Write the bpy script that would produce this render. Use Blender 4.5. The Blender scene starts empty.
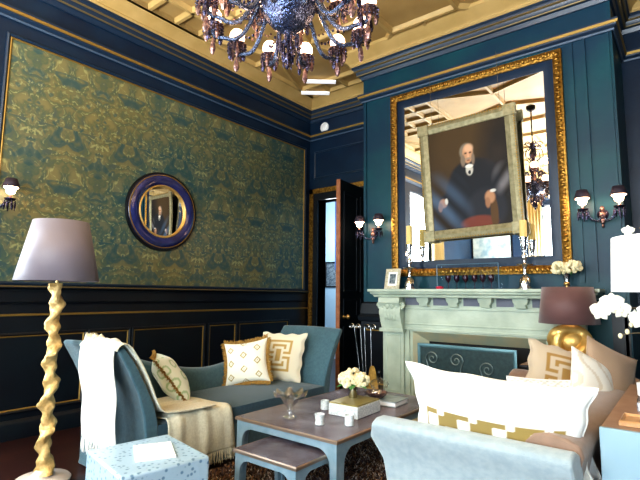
import bpy, math, random
from mathutils import Matrix, Vector
random.seed(7)
PI = math.pi
sc = bpy.context.scene
COL = sc.collection
sin, cos = math.sin, math.cos

# ------------------------------------------------------------------ materials
def new_mat(name):
    m = bpy.data.materials.new(name); m.use_nodes = True
    nt = m.node_tree; b = nt.nodes['Principled BSDF']
    return m, nt, b

def mat(name, c, rough=.5, metal=0., spec=.5, var=0., scale=8., bump=0., bscale=60., c2=None, trans=0., emit=None, es=0., sheen=0., detail=4., coat=0.):
    m, nt, b = new_mat(name)
    b.inputs['Base Color'].default_value = (*c, 1)
    b.inputs['Roughness'].default_value = rough
    b.inputs['Metallic'].default_value = metal
    b.inputs['Specular IOR Level'].default_value = spec
    b.inputs['Transmission Weight'].default_value = trans
    b.inputs['Sheen Weight'].default_value = sheen
    b.inputs['Coat Weight'].default_value = coat
    tc = nt.nodes.new('ShaderNodeTexCoord')
    if c2 is None and var > 0:
        c2 = tuple(max(0, x*(1-var)) for x in c); 
    if c2 is not None:
        n = nt.nodes.new('ShaderNodeTexNoise'); n.inputs['Scale'].default_value = scale; n.inputs['Detail'].default_value = detail
        r = nt.nodes.new('ShaderNodeValToRGB')
        r.color_ramp.elements[0].position = .35; r.color_ramp.elements[1].position = .65
        r.color_ramp.elements[0].color = (*c2, 1); r.color_ramp.elements[1].color = (*c, 1)
        nt.links.new(tc.outputs['Object'], n.inputs['Vector']); nt.links.new(n.outputs['Fac'], r.inputs['Fac'])
        nt.links.new(r.outputs['Color'], b.inputs['Base Color'])
    if bump > 0:
        n2 = nt.nodes.new('ShaderNodeTexNoise'); n2.inputs['Scale'].default_value = bscale
        bp = nt.nodes.new('ShaderNodeBump'); bp.inputs['Strength'].default_value = bump; bp.inputs['Distance'].default_value = .02
        nt.links.new(tc.outputs['Object'], n2.inputs['Vector']); nt.links.new(n2.outputs['Fac'], bp.inputs['Height'])
        nt.links.new(bp.outputs['Normal'], b.inputs['Normal'])
    if emit:
        b.inputs['Emission Color'].default_value = (*emit, 1); b.inputs['Emission Strength'].default_value = es
    return m

def vmat(name, rough=.7, sheen=0., bump=0., bscale=250., spec=.4, coat=0.):
    m, nt, b = new_mat(name)
    a = nt.nodes.new('ShaderNodeVertexColor'); a.layer_name = 'Col'
    nt.links.new(a.outputs['Color'], b.inputs['Base Color'])
    b.inputs['Roughness'].default_value = rough; b.inputs['Sheen Weight'].default_value = sheen
    b.inputs['Specular IOR Level'].default_value = spec; b.inputs['Coat Weight'].default_value = coat
    b.inputs['Coat Roughness'].default_value = .15
    if bump:
        tc = nt.nodes.new('ShaderNodeTexCoord')
        n2 = nt.nodes.new('ShaderNodeTexNoise'); n2.inputs['Scale'].default_value = bscale
        bp = nt.nodes.new('ShaderNodeBump'); bp.inputs['Strength'].default_value = bump; bp.inputs['Distance'].default_value = .01
        nt.links.new(tc.outputs['Object'], n2.inputs['Vector']); nt.links.new(n2.outputs['Fac'], bp.inputs['Height'])
        nt.links.new(bp.outputs['Normal'], b.inputs['Normal'])
    return m

M = {}
M['navy'] = mat('navy_paint', (.007, .025, .056), .38, spec=.35, c2=(.005, .016, .040), scale=2.5, bump=.08, bscale=25)
M['navy_low'] = mat('dark_navy_paint', (.003, .008, .014), .42, c2=(.002, .004, .009), scale=3)
M['teal'] = mat('teal_navy_paint', (.005, .064, .082), .42, spec=.3, c2=(.006, .036, .068), scale=1.6, bump=.1, bscale=12)
M['crown'] = mat('dark_crown_paint', (.012, .030, .060), .32)
M['gilt_line'] = mat('gilt_line', (.36, .23, .06), .4, .6)
M['gilt_dull'] = mat('dull_gilt_line', (.20, .15, .07), .45, .5)
M['pale_line'] = mat('pale_blue_line', (.06, .10, .16), .4)
M['gold'] = mat('antique_gold', (.52, .29, .06), .34, .85, c2=(.20, .10, .02), scale=35, bump=.4, bscale=60)
M['gold_bright'] = mat('gold_leaf', (.85, .58, .20), .35, .55, c2=(.62, .36, .10), scale=9, bump=.2, bscale=30)
M['ceil'] = mat('ceiling_ochre', (.42, .28, .105), .55, c2=(.36, .23, .08), scale=3)
M['rib'] = mat('ceiling_rib_ochre', (.50, .34, .13), .5, c2=(.43, .29, .10), scale=4)
M['floor'] = None
M['stone'] = mat('pale_stone', (.48, .56, .46), .42, c2=(.36, .43, .35), scale=4, bump=.1, bscale=30)
M['stone_beige'] = mat('beige_stone', (.50, .42, .26), .4, c2=(.36, .40, .30), scale=5)
M['firebox'] = mat('soot', (.006, .007, .008), .8)
M['screen'] = mat('fire_screen_mesh', (.030, .060, .062), .35, .3, c2=(.018, .036, .040), scale=30)
M['iron'] = mat('dark_iron', (.02, .02, .022), .35, .8)
M['steel'] = mat('bright_steel', (.42, .44, .46), .22, 1.)
M['silver'] = mat('silver', (.80, .80, .82), .12, 1., bump=.15, bscale=50)
M['mirror'] = mat('mirror_glass', (.93, .94, .93), .015, 1.)
M['blue_fabric'] = mat('blue_grey_linen', (.050, .122, .155), .85, c2=(.036, .092, .125), scale=40, bump=.25, bscale=300, sheen=.3)
M['seat_fabric'] = mat('dark_blue_grey_linen', (.028, .080, .115), .8, c2=(.022, .062, .095), scale=40, bump=.25, bscale=300, sheen=.2)
M['taupe'] = mat('taupe_linen', (.25, .16, .115), .75, c2=(.21, .135, .095), scale=20, bump=.15, bscale=250, sheen=.3)
M['daylit_linen'] = mat('daylit_linen', (.33, .40, .43), .8, c2=(.27, .34, .38), scale=25, bump=.25, bscale=250, sheen=.3)  # taupe linen again, daylight on the near arm put into the colour
M['knit'] = mat('cream_knit', (.72, .68, .52), .9, c2=(.62, .58, .43), scale=60, bump=.5, bscale=180, sheen=.4)
M['knit_daylit'] = mat('daylit_knit', (.86, .86, .82), .9, bump=.4, bscale=160, sheen=.4)  # cream knit made whiter, window light put into the colour
M['fringe_gold'] = mat('gold_fringe', (.42, .26, .07), .8, c2=(.25, .14, .03), scale=60)
M['table_top'] = mat('hammered_bronze', (.27, .26, .32), .22, .35, c2=(.15, .11, .14), scale=6, bump=.35, bscale=120, detail=8)
M['table_frame'] = mat('pale_blue_metal', (.30, .42, .50), .36, .35, c2=(.22, .34, .42), scale=12)
M['table_edge'] = mat('bronze_edge', (.32, .25, .20), .35, .7)
def clear(name, tint=(.93, .96, .98), k=.5):
    m = bpy.data.materials.new(name); m.use_nodes = True; nt = m.node_tree; nt.nodes.clear()
    o = nt.nodes.new('ShaderNodeOutputMaterial'); mx = nt.nodes.new('ShaderNodeMixShader'); t = nt.nodes.new('ShaderNodeBsdfTransparent'); g = nt.nodes.new('ShaderNodeBsdfGlossy'); lw = nt.nodes.new('ShaderNodeLayerWeight')
    t.inputs[0].default_value = (*tint, 1); g.inputs['Roughness'].default_value = .06; g.inputs[0].default_value = (.95, .98, 1, 1); lw.inputs[0].default_value = k
    nt.links.new(lw.outputs['Facing'], mx.inputs[0]); nt.links.new(t.outputs[0], mx.inputs[1]); nt.links.new(g.outputs[0], mx.inputs[2]); nt.links.new(mx.outputs[0], o.inputs[0])
    return m
M['glass'] = clear('clear_glass', k=.5)
M['crystal'] = mat('smoky_crystal', (.10, .10, .18), .10, .8, c2=(.03, .022, .04), scale=45, bump=.6, bscale=55)
M['crystal_arm'] = mat('twisted_blue_glass', (.12, .17, .28), .15, .75, c2=(.04, .05, .09), scale=90, bump=.7, bscale=90)
M['crystal_light'] = mat('clear_crystal', (.38, .24, .20), .08, .6, c2=(.07, .035, .05), scale=60, bump=.6, bscale=60)
M['bulb'] = mat('glowing_bulb', (1, .9, .75), .3, emit=(1., .66, .40), es=14.)
M['bulb_shade'] = mat('glowing_glass_shade', (1, .85, .7), .3, emit=(1., .62, .42), es=6)
M['black_shade'] = mat('black_silk', (.03, .02, .035), .7)
M['shade_silk'] = mat('silver_mauve_silk', (.20, .175, .21), .5, bump=.1, bscale=150, sheen=.1)
M['shade_brown'] = mat('plum_brown_silk', (.13, .062, .062), .6, sheen=.4, bump=.1, bscale=150)
M['shade_white'] = mat('white_linen_shade', (.92, .92, .93), .8, emit=(.9, .95, 1.), es=.75)
M['cream_pole'] = mat('carved_giltwood', (.78, .56, .24), .42, .25, c2=(.46, .29, .10), scale=14, bump=.5, bscale=40)
M['base_pink'] = mat('pale_round_base', (.55, .46, .40), .45)
M['wax'] = mat('ivory_wax', (.72, .58, .22), .6)
M['petal'] = mat('white_petal', (.86, .86, .80), .6, c2=(.74, .72, .58), scale=25)
M['petal_cream'] = mat('cream_petal', (.90, .84, .60), .7, c2=(.80, .72, .44), scale=40)
M['leaf'] = mat('green_leaf', (.06, .20, .05), .5)
M['stem'] = mat('brown_stem', (.10, .07, .03), .6)
M['broom'] = mat('straw', (.52, .33, .08), .8, c2=(.34, .20, .04), scale=50)
M['door_edge'] = mat('orange_oak', (.34, .13, .05), .45, c2=(.24, .08, .03), scale=12)
M['door_face'] = mat('black_blue_door', (.004, .008, .012), .3)
M['brass'] = mat('brass', (.65, .45, .18), .3, .9)
M['hall'] = mat('pale_blue_hall_paint', (.42, .60, .74), .6)
M['white'] = mat('white_paint', (.85, .85, .83), .5)
M['cup'] = mat('white_mosaic', (.75, .80, .82), .35, c2=(.45, .52, .55), scale=90)
M['paper'] = mat('white_paper', (.92, .93, .95), .4)
M['book'] = mat('silver_book', (.45, .52, .55), .35, .3, c2=(.32, .38, .42), scale=20)
M['red_glass'] = mat('dark_red_glass', (.045, .008, .02), .08, .2)
M['red'] = mat('red_wax', (.55, .02, .06), .4)
M['acrylic'] = clear('clear_acrylic', (.93, .97, .99), .12)
M['console_blue'] = mat('pale_blue_lacquer', (.26, .39, .48), .5, c2=(.23, .36, .45), scale=3)
M['console_top'] = mat('tan_wood', (.32, .20, .13), .4, c2=(.26, .15, .09), scale=8)
M['wood_box'] = mat('honey_wood', (.55, .32, .16), .4, c2=(.42, .23, .1), scale=10)
M['curtain'] = mat('cream_curtain', (.62, .52, .30), .8)
M['sheer'] = mat('white_sheer', (.9, .92, .95), .9, emit=(.85, .93, 1.), es=3.0)
M['panel_art'] = mat('marbled_pale_panel', (.50, .58, .55), .5, c2=(.20, .32, .38), scale=5, detail=10)
M['round_frame'] = mat('deep_blue_lacquer', (.022, .030, .15), .2, c2=(.014, .018, .09), scale=9, coat=.5, spec=.8)
M['black_rim'] = mat('black_rim', (.004, .005, .01), .3)
M['pic_frame'] = mat('olive_grey_gilt', (.34, .31, .19), .45, .4, c2=(.22, .20, .11), scale=20, bump=.3, bscale=60)
M['dark_pot'] = mat('dark_pot', (.05, .04, .04), .4)
M['grey_photo'] = mat('photo_mat', (.8, .82, .82), .4)
M['photo'] = mat('dark_photo', (.03, .06, .09), .3, c2=(.25, .3, .33), scale=35)
M['cream_frame'] = mat('cream_ornate_frame', (.62, .60, .48), .45, c2=(.36, .33, .22), scale=60, bump=.5, bscale=90)
M['v_fabric'] = vmat('printed_cushion_cloth', .8, .3, .15)
M['v_paint'] = vmat('oil_on_canvas', .6, 0, .1, 120, .25, coat=.08)

def floor_mat():
    m, nt, b = new_mat('dark_floorboards')
    tc = nt.nodes.new('ShaderNodeTexCoord'); br = nt.nodes.new('ShaderNodeTexBrick')
    mp = nt.nodes.new('ShaderNodeMapping'); mp.inputs['Rotation'].default_value = (0, 0, PI/2)
    br.inputs['Scale'].default_value = 1.; br.inputs['Brick Width'].default_value = 1.6; br.inputs['Row Height'].default_value = .11
    br.inputs['Mortar Size'].default_value = .003
    br.inputs['Color1'].default_value = (.045, .016, .012, 1); br.inputs['Color2'].default_value = (.026, .010, .010, 1); br.inputs['Mortar'].default_value = (.006, .004, .004, 1)
    nt.links.new(tc.outputs['Object'], mp.inputs['Vector']); nt.links.new(mp.outputs['Vector'], br.inputs['Vector'])
    nt.links.new(br.outputs['Color'], b.inputs['Base Color']); b.inputs['Roughness'].default_value = .3
    return m
M['floor'] = floor_mat()

def damask(name, axis='Y', bright=1.):
    m, nt, b = new_mat(name)
    N = nt.nodes.new; L = nt.links.new
    def math_(op, a, bb=None, c=None):
        n = N('ShaderNodeMath'); n.operation = op
        for i, x in enumerate((a, bb, c)):
            if x is None: continue
            if isinstance(x, (int, float)): n.inputs[i].default_value = x
            else: L(x, n.inputs[i])
        return n.outputs[0]
    tc = N('ShaderNodeTexCoord'); sp = N('ShaderNodeSeparateXYZ'); L(tc.outputs['Object'], sp.inputs[0])
    h = sp.outputs[axis]; z = sp.outputs['Z']
    hm = math_('PINGPONG', h, .34)
    # broad mottling plus mirrored scrollwork
    comb = N('ShaderNodeCombineXYZ'); L(hm, comb.inputs[0]); L(math_('MODULO', math_('ADD', z, 2.7), 1.15), comb.inputs[1])
    wn = N('ShaderNodeTexNoise'); wn.inputs['Scale'].default_value = 5.; wn.inputs['Detail'].default_value = 2.; L(comb.outputs[0], wn.inputs['Vector'])
    mix = N('ShaderNodeMixRGB'); mix.blend_type = 'LINEAR_LIGHT'; mix.inputs[0].default_value = .16
    L(comb.outputs[0], mix.inputs[1]); L(wn.outputs['Color'], mix.inputs[2])
    wv = N('ShaderNodeTexWave'); wv.wave_type = 'RINGS'; wv.inputs['Scale'].default_value = 2.6; wv.inputs['Distortion'].default_value = 9.; wv.inputs['Detail'].default_value = 3.; wv.inputs['Detail Scale'].default_value = 1.6
    L(mix.outputs[0], wv.inputs['Vector'])
    vo = N('ShaderNodeTexVoronoi'); vo.inputs['Scale'].default_value = 9.; L(mix.outputs[0], vo.inputs['Vector'])
    nn = N('ShaderNodeTexNoise'); nn.inputs['Scale'].default_value = 8.5; nn.inputs['Detail'].default_value = 6.; L(mix.outputs[0], nn.inputs['Vector'])
    big = N('ShaderNodeTexNoise'); big.inputs['Scale'].default_value = 1.1; big.inputs['Detail'].default_value = 3.; L(tc.outputs['Object'], big.inputs['Vector'])
    r1 = N('ShaderNodeValToRGB'); e = r1.color_ramp.elements
    e[0].position = .36; e[0].color = (.018*bright, .095*bright, .105*bright, 1)
    e[1].position = .64; e[1].color = (.23*bright, .235*bright, .10*bright, 1)
    x = e.new(.45); x.color = (.055*bright, .13*bright, .075*bright, 1)
    x = e.new(.52); x.color = (.13*bright, .165*bright, .085*bright, 1)
    s = math_('ADD', math_('MULTIPLY', wv.outputs['Fac'], .12), math_('MULTIPLY', nn.outputs['Fac'], .88))
    L(s, r1.inputs['Fac'])
    r2 = N('ShaderNodeValToRGB'); e = r2.color_ramp.elements
    e[0].position = .35; e[0].color = (.06*bright, .11*bright, .15*bright, 1); e[1].position = .65; e[1].color = (.24*bright, .18*bright, .08*bright, 1)
    L(big.outputs['Fac'], r2.inputs['Fac'])
    mx = N('ShaderNodeMixRGB'); mx.inputs[0].default_value = .42; L(r1.outputs[0], mx.inputs[1]); L(r2.outputs[0], mx.inputs[2])
    hl = N('ShaderNodeValToRGB'); e = hl.color_ramp.elements
    e[0].position = .56; e[0].color = (0, 0, 0, 1); e[1].position = .68; e[1].color = (.9, .9, .9, 1)
    fn = N('ShaderNodeTexNoise'); fn.inputs['Scale'].default_value = 24.; fn.inputs['Detail'].default_value = 3.; L(mix.outputs[0], fn.inputs['Vector']); L(fn.outputs['Fac'], hl.inputs['Fac'])
    m2 = N('ShaderNodeMixRGB'); L(math_('MULTIPLY', hl.outputs[0], .7), m2.inputs[0]); L(mx.outputs[0], m2.inputs[1]); m2.inputs[2].default_value = (.44*bright, .47*bright, .22*bright, 1)
    r3 = N('ShaderNodeValToRGB'); e = r3.color_ramp.elements
    e[0].position = .53; e[0].color = (0, 0, 0, 1); e[1].position = .60; e[1].color = (.7, .7, .7, 1)
    w2 = N('ShaderNodeTexNoise'); w2.inputs['Scale'].default_value = 4.2; w2.inputs['Detail'].default_value = 1.5; w2.inputs['Distortion'].default_value = 1.8
    L(comb.outputs[0], w2.inputs['Vector']); L(w2.outputs['Fac'], r3.inputs['Fac'])
    m3 = N('ShaderNodeMixRGB'); L(r3.outputs[0], m3.inputs[0]); L(m2.outputs[0], m3.inputs[1]); m3.inputs[2].default_value = (.030*bright, .095*bright, .115*bright, 1)
    L(m3.outputs[0], b.inputs['Base Color']); b.inputs['Roughness'].default_value = .42; b.inputs['Metallic'].default_value = .25
    return m
M['damask'] = damask('damask_wall_covering', 'Y', 1.05)
M['damask_x'] = damask('damask_panel_right', 'X')

def leopard():
    m, nt, b = new_mat('embossed_pale_blue_hide')
    N = nt.nodes.new; L = nt.links.new
    tc = N('ShaderNodeTexCoord')
    vo = N('ShaderNodeTexVoronoi'); vo.inputs['Scale'].default_value = 34.; L(tc.outputs['Object'], vo.inputs['Vector'])
    r = N('ShaderNodeValToRGB'); e = r.color_ramp.elements
    e[0].position = .20; e[0].color = (.12, .22, .34, 1); e[1].position = .36; e[1].color = (.36, .50, .62, 1)
    L(vo.outputs['Distance'], r.inputs['Fac'])
    L(r.outputs[0], b.inputs['Base Color']); b.inputs['Roughness'].default_value = .35
    bp = N('ShaderNodeBump'); bp.inputs['Strength'].default_value = .3; bp.inputs['Distance'].default_value = .004; L(vo.outputs['Distance'], bp.inputs['Height']); L(bp.outputs[0], b.inputs['Normal'])
    return m
M['leopard'] = leopard()

# ------------------------------------------------------------------ mesh builder
class MB:
    def __init__(s): s.v = []; s.f = []; s.c = []
    def add(s, vs, fs, cols=None):
        o = len(s.v); s.v += [tuple(p) for p in vs]; s.f += [tuple(i+o for i in q) for q in fs]
        s.c += list(cols) if cols else [(1, 1, 1)]*len(vs)
        return s
    def box(s, x0, x1, y0, y1, z0, z1, rz=0., piv=None):
        vs = [(x, y, z) for z in (z0, z1) for y in (y0, y1) for x in (x0, x1)]
        if rz:
            p = piv or ((x0+x1)/2, (y0+y1)/2); c, n = cos(rz), sin(rz)
            vs = [(p[0]+(x-p[0])*c-(y-p[1])*n, p[1]+(x-p[0])*n+(y-p[1])*c, z) for x, y, z in vs]
        return s.add(vs, [(0, 2, 3, 1), (4, 5, 7, 6), (0, 1, 5, 4), (2, 6, 7, 3), (0, 4, 6, 2), (1, 3, 7, 5)])
    def tube(s, pts, rad, n=8, caps=True, flat=1.):
        pts = [Vector(p) for p in pts]; K = len(pts)
        if not isinstance(rad, (list, tuple)): rad = [rad]*K
        vs = []; prev = None
        for i, p in enumerate(pts):
            t = (pts[min(i+1, K-1)]-pts[max(i-1, 0)])
            if t.length < 1e-9: t = Vector((0, 0, 1))
            t.normalize()
            if prev is None:
                a = Vector((0, 0, 1)) if abs(t.z) < .9 else Vector((1, 0, 0)); u = t.cross(a).normalized()
            else:
                u = (prev-t*prev.dot(t))
                u = u.normalized() if u.length > 1e-6 else prev
            prev = u; w = t.cross(u)
            for k in range(n):
                a = 2*PI*k/n; vs.append(p+rad[i]*(cos(a)*u+flat*sin(a)*w))
        fs = [(i*n+k, i*n+(k+1) % n, (i+1)*n+(k+1) % n, (i+1)*n+k) for i in range(K-1) for k in range(n)]
        if caps: fs += [tuple(range(n-1, -1, -1)), tuple((K-1)*n+k for k in range(n))]
        return s.add(vs, fs)
    def lathe(s, prof, n=20, c=(0, 0, 0), fn=None):
        vs = []
        for r, z in prof:
            for k in range(n):
                a = 2*PI*k/n; rr, zz = (fn(r, z, a) if fn else (r, z)); vs.append((c[0]+rr*cos(a), c[1]+rr*sin(a), c[2]+zz))
        K = len(prof)
        fs = [(i*n+k, i*n+(k+1) % n, (i+1)*n+(k+1) % n, (i+1)*n+k) for i in range(K-1) for k in range(n)]
        if prof[0][0] > 1e-5: fs.append(tuple(range(n-1, -1, -1)))
        if prof[-1][0] > 1e-5: fs.append(tuple((K-1)*n+k for k in range(n)))
        return s.add(vs, fs)
    def shell(s, prof, n=24, c=(0, 0, 0)):   # open lathe, no end caps
        o = len(s.f); s.lathe(prof, n, c)
        s.f = [q for i, q in enumerate(s.f) if i < o or len(q) == 4]
        return s
    def ball(s, c, r, nu=10, nv=7):
        if not isinstance(r, (list, tuple)): r = (r, r, r)
        vs = [(c[0], c[1], c[2]-r[2])]
        for j in range(1, nv):
            ph = -PI/2+PI*j/nv
            for i in range(nu):
                a = 2*PI*i/nu; vs.append((c[0]+r[0]*cos(ph)*cos(a), c[1]+r[1]*cos(ph)*sin(a), c[2]+r[2]*sin(ph)))
        vs.append((c[0], c[1], c[2]+r[2])); T = len(vs)-1
        fs = [(0, 1+(i+1) % nu, 1+i) for i in range(nu)]
        for j in range(nv-2):
            a = 1+j*nu; fs += [(a+i, a+(i+1) % nu, a+nu+(i+1) % nu, a+nu+i) for i in range(nu)]
        a = 1+(nv-2)*nu; fs += [(a+i, a+(i+1) % nu, T) for i in range(nu)]
        return s.add(vs, fs)
    def grid(s, fn, nu, nv, colfn=None, flip=False):
        vs = []; cs = []
        for j in range(nv+1):
            for i in range(nu+1):
                u, v = i/nu, j/nv; vs.append(fn(u, v))
                if colfn: cs.append(colfn(u, v))
        W = nu+1
        fs = [(j*W+i, j*W+i+1, (j+1)*W+i+1, (j+1)*W+i) for j in range(nv) for i in range(nu)]
        if flip: fs = [q[::-1] for q in fs]
        return s.add(vs, fs, cs if colfn else None)
    def prism(s, poly, f):   # poly 2d list, f(a,b,t)->3d with t in 0,1
        n = len(poly)
        vs = [f(a, b, 0) for a, b in poly]+[f(a, b, 1) for a, b in poly]
        fs = [tuple(range(n)), tuple(range(2*n-1, n-1, -1))]+[(i, i+n, (i+1) % n+n, (i+1) % n) for i in range(n)]
        return s.add(vs, fs)
    def sweep(s, path, prof, closed=False):
        """mitred moulding: path of (x,y), profile of (out,z); 'out' goes to the right hand of the path"""
        K = len(path); P = [Vector(p) for p in path]; rings = []
        def nrm(a, b): d = (b-a).normalized(); return Vector((d.y, -d.x))
        for i in range(K):
            ns = []
            if i > 0 or closed: ns.append(nrm(P[i-1], P[i]))
            if i < K-1 or closed: ns.append(nrm(P[i], P[(i+1) % K]))
            if len(ns) == 2:
                m = ns[0]+ns[1]; m = m/max(.2, m.dot(ns[0]))
            else: m = ns[0]
            rings.append([(P[i].x+m.x*o, P[i].y+m.y*o, z) for o, z in prof])
        n = len(prof); vs = [p for r in rings for p in r]
        fs = [(i*n+k, i*n+(k+1) % n, ((i+1) % K)*n+(k+1) % n, ((i+1) % K)*n+k) for i in range(K if closed else K-1) for k in range(n)]
        if not closed: fs += [tuple(range(n-1, -1, -1)), tuple((K-1)*n+k for k in range(n))]
        return s.add(vs, fs)
    def frame(s, a0, a1, b0, b1, w, f, h=1.):
        """rectangular picture-frame moulding in plane (a,b); f(a,b,d)->3d with d in 0..h"""
        out = [(a0, b0), (a1, b0), (a1, b1), (a0, b1)]; inn = [(a0+w, b0+w), (a1-w, b0+w), (a1-w, b1-w), (a0+w, b1-w)]
        mid = [((p[0]+q[0])/2, (p[1]+q[1])/2) for p, q in zip(out, inn)]
        R = [[f(*p, 0) for p in out], [f(*p, h*.7) for p in out], [f(*p, h) for p in mid], [f(*p, h*.6) for p in inn], [f(*p, 0) for p in inn]]
        vs = [p for r in R for p in r]
        fs = [(i*4+k, i*4+(k+1) % 4, (i+1)*4+(k+1) % 4, (i+1)*4+k) for i in range(4) for k in range(4)]
        return s.add(vs, fs)

def tag(o, label=None, cat=None, group=None, kind=None):
    if label: o['label'] = label
    if cat: o['category'] = cat
    if group: o['group'] = group
    if kind: o['kind'] = kind
    return o

def obj(name, mb, m, parent=None, smooth=True, bevel=0., sub=0, ang=42, loc=None, solid=0.):
    me = bpy.data.meshes.new(name); me.from_pydata(mb.v, [], mb.f); me.validate()
    if any(c != (1, 1, 1) for c in mb.c) and len(me.vertices) == len(mb.c):
        ca = me.color_attributes.new('Col', 'FLOAT_COLOR', 'POINT')
        ca.data.foreach_set('color', [x for c in mb.c for x in (*c, 1.)])
    import bmesh
    bm = bmesh.new(); bm.from_mesh(me); bmesh.ops.recalc_face_normals(bm, faces=bm.faces); bm.to_mesh(me); bm.free()
    me.materials.append(M[m] if isinstance(m, str) else m)
    if smooth:
        me.polygons.foreach_set('use_smooth', [True]*len(me.polygons))
        me.set_sharp_from_angle(angle=math.radians(ang))
    o = bpy.data.objects.new(name, me); COL.objects.link(o)
    if parent: o.parent = parent
    if loc: o.location = loc
    if bevel:
        b = o.modifiers.new('b', 'BEVEL'); b.width = bevel; b.segments = 3; b.limit_method = 'ANGLE'; b.angle_limit = math.radians(40)
    if solid:
        b = o.modifiers.new('s', 'SOLIDIFY'); b.thickness = solid; b.offset = 0
    if sub:
        b = o.modifiers.new('u', 'SUBSURF'); b.levels = sub; b.render_levels = sub
    return o

def thing(name, label, cat, loc=(0, 0, 0), rot=(0, 0, 0), group=None):
    o = bpy.data.objects.new(name, None); COL.objects.link(o); o.empty_display_size = .1
    o.location = loc; o.rotation_euler = rot
    return tag(o, label, cat, group)

def struct(name, mb, m, smooth=False, bevel=0., **k):
    return tag(obj(name, mb, m, None, smooth, bevel, **k), kind='structure')

def dup(root, loc=None, rot=None, label=None, group=None, parent=None):
    kids = list(root.children)
    c = root.copy(); COL.objects.link(c)
    if parent: c.parent = parent
    if loc is not None: c.location = loc
    if rot is not None: c.rotation_euler = rot
    if label: c['label'] = label
    if group: c['group'] = group
    for k in kids: dup(k, parent=c)
    return c

def area(name, loc, rot, sx, sy, e, color, spread=None):
    l = bpy.data.lights.new(name, 'AREA'); l.shape = 'RECTANGLE'; l.size = sx; l.size_y = sy; l.energy = e; l.color = color
    if spread: l.spread = spread
    o = bpy.data.objects.new(name, l); COL.objects.link(o); o.location = loc; o.rotation_euler = rot; return o
def point(name, loc, e, color, r=.04):
    l = bpy.data.lights.new(name, 'POINT'); l.energy = e; l.color = color; l.shadow_soft_size = r
    o = bpy.data.objects.new(name, l); COL.objects.link(o); o.location = loc; return o

# ------------------------------------------------------------------ room shell
XL, YB, XR, YR, ZC = -5., 6., 2.6, -3.2, 4.64
CX0, CX1, CY = -3.37, -.45, 5.18           # chimney breast
BP = [(XL, YR), (XL, YB), (CX0, YB), (CX0, CY), (CX1, CY), (CX1, YB), (XR, YB), (XR, YR)]   # clockwise: right hand is the room side

fl = MB().box(XL-.2, XR+.2, YR-.2, YB+.2, -.1, 0.); struct('floor', fl, 'floor')
cl = MB().box(XL-.2, XR+.2, YR-.2, YB+.2, ZC, ZC+.1); struct('ceiling', cl, 'ceil')

# left wall with one tall window opening near the camera
WY0, WY1, WZ0, WZ1 = -.12, .66, .55, 3.80
w = MB().box(XL-.2, XL, YR-.2, WY0, 0, ZC).box(XL-.2, XL, WY1, YB+.2, 1.40, ZC).box(XL-.2, XL, WY0, WY1, 0, WZ0).box(XL-.2, XL, WY0, WY1, WZ1, ZC)
struct('wall_left', w, 'navy')
w = MB().box(XL-.2, XL, WY1, YB+.2, 0, 1.40); struct('wall_left_dado', w, 'navy_low')
# back (fireplace) wall with the doorway
DX0, DX1, DZ = -4.80, -3.76, 2.92
w = MB().box(XL-.2, DX0, YB, YB+.2, 0, ZC).box(DX0, DX1, YB, YB+.2, DZ, ZC).box(DX1, XR+.2, YB, YB+.2, 0, ZC)
struct('wall_back', w, 'navy')
w = MB().box(CX0, CX1, CY, YB-.001, 0, ZC-.001)
struct('wall_chimney_breast', w, 'teal')
# right wall
w = MB().box(XR, XR+.2, YR-.2, YB+.2, 0, ZC); struct('wall_right', w, 'navy')
# wall behind the camera with two tall windows
q = [(-2.99, -2.15), (-1.2, .1), (1.0, 2.2)]
w = MB(); x = XL-.2
for a, b in q:
    w.box(x, a, YR-.2, YR, 0, ZC); w.box(a, b, YR-.2, YR, 0, .5); w.box(a, b, YR-.2, YR, 3.85, ZC); x = b
w.box(x, XR+.2, YR-.2, YR, 0, ZC); struct('wall_front', w, 'navy')

def window(n, cx, cy, half, z0, z1, axis):
    # axis 'x': the window lies in a plane of constant x
    def f(a, b, d):
        return (cx+(d if axis == 'x' else a), cy+(a if axis == 'x' else d), b)
    r = tag(bpy.data.objects.new('window_%d' % n, None), kind='structure'); COL.objects.link(r)
    r['label'] = 'tall white-framed window with bright daylight behind'
    fr = MB().frame(-half, half, z0, z1, .07, f, .05)
    fr.frame(-half, half, z0, (z0+z1)/2+.02, .05, f, .045)
    fr.prism([(-.02, z0+.05), (.02, z0+.05), (.02, z1-.05), (-.02, z1-.05)], lambda a, b, t: f(a, b, .01+t*.03))
    obj('window_frame', fr, 'white', r)
    g = MB().prism([(-half, z0), (half, z0), (half, z1), (-half, z1)], lambda a, b, t: f(a, b, -.004+t*.008))
    obj('pane', g, 'sheer', r)
window(1, XL-.09, (WY0+WY1)/2, (WY1-WY0)/2, WZ0, WZ1, 'x')
for i, (a, b) in enumerate(q): window(2+i, (a+b)/2, YR-.12, (b-a)/2, .5, 3.85, 'y')

# mouldings that run round the room
def run(name, prof, m, path=BP, closed=True):
    return struct(name, MB().sweep(path, prof, closed), m, smooth=True, ang=30)
run('trim_1', [(0, 4.30), (.02, 4.30), (.035, 4.345), (.07, 4.36), (.075, 4.40), (.11, 4.45), (.12, 4.45), (.12, 4.475), (0, 4.475)], 'crown')
run('trim_2', [(.02, 4.352), (.068, 4.352), (.074, 4.362), (.02, 4.365)], 'gilt_dull')
run('trim_3', [(.085, 4.405), (.100, 4.415), (.100, 4.424), (.085, 4.42)], 'gilt_dull')
run('trim_4', [(0, 4.475), (.125, 4.475), (.14, 4.49), (.14, 4.505), (.165, 4.535), (.25, 4.575), (.285, 4.60), (.285, 4.64), (0, 4.64)], 'rib')
run('trim_5', [(0, 3.985), (.018, 3.985), (.02, 4.0), (.045, 4.02), (.05, 4.055), (.06, 4.07), (.06, 4.085), (0, 4.09)], 'crown')
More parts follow.
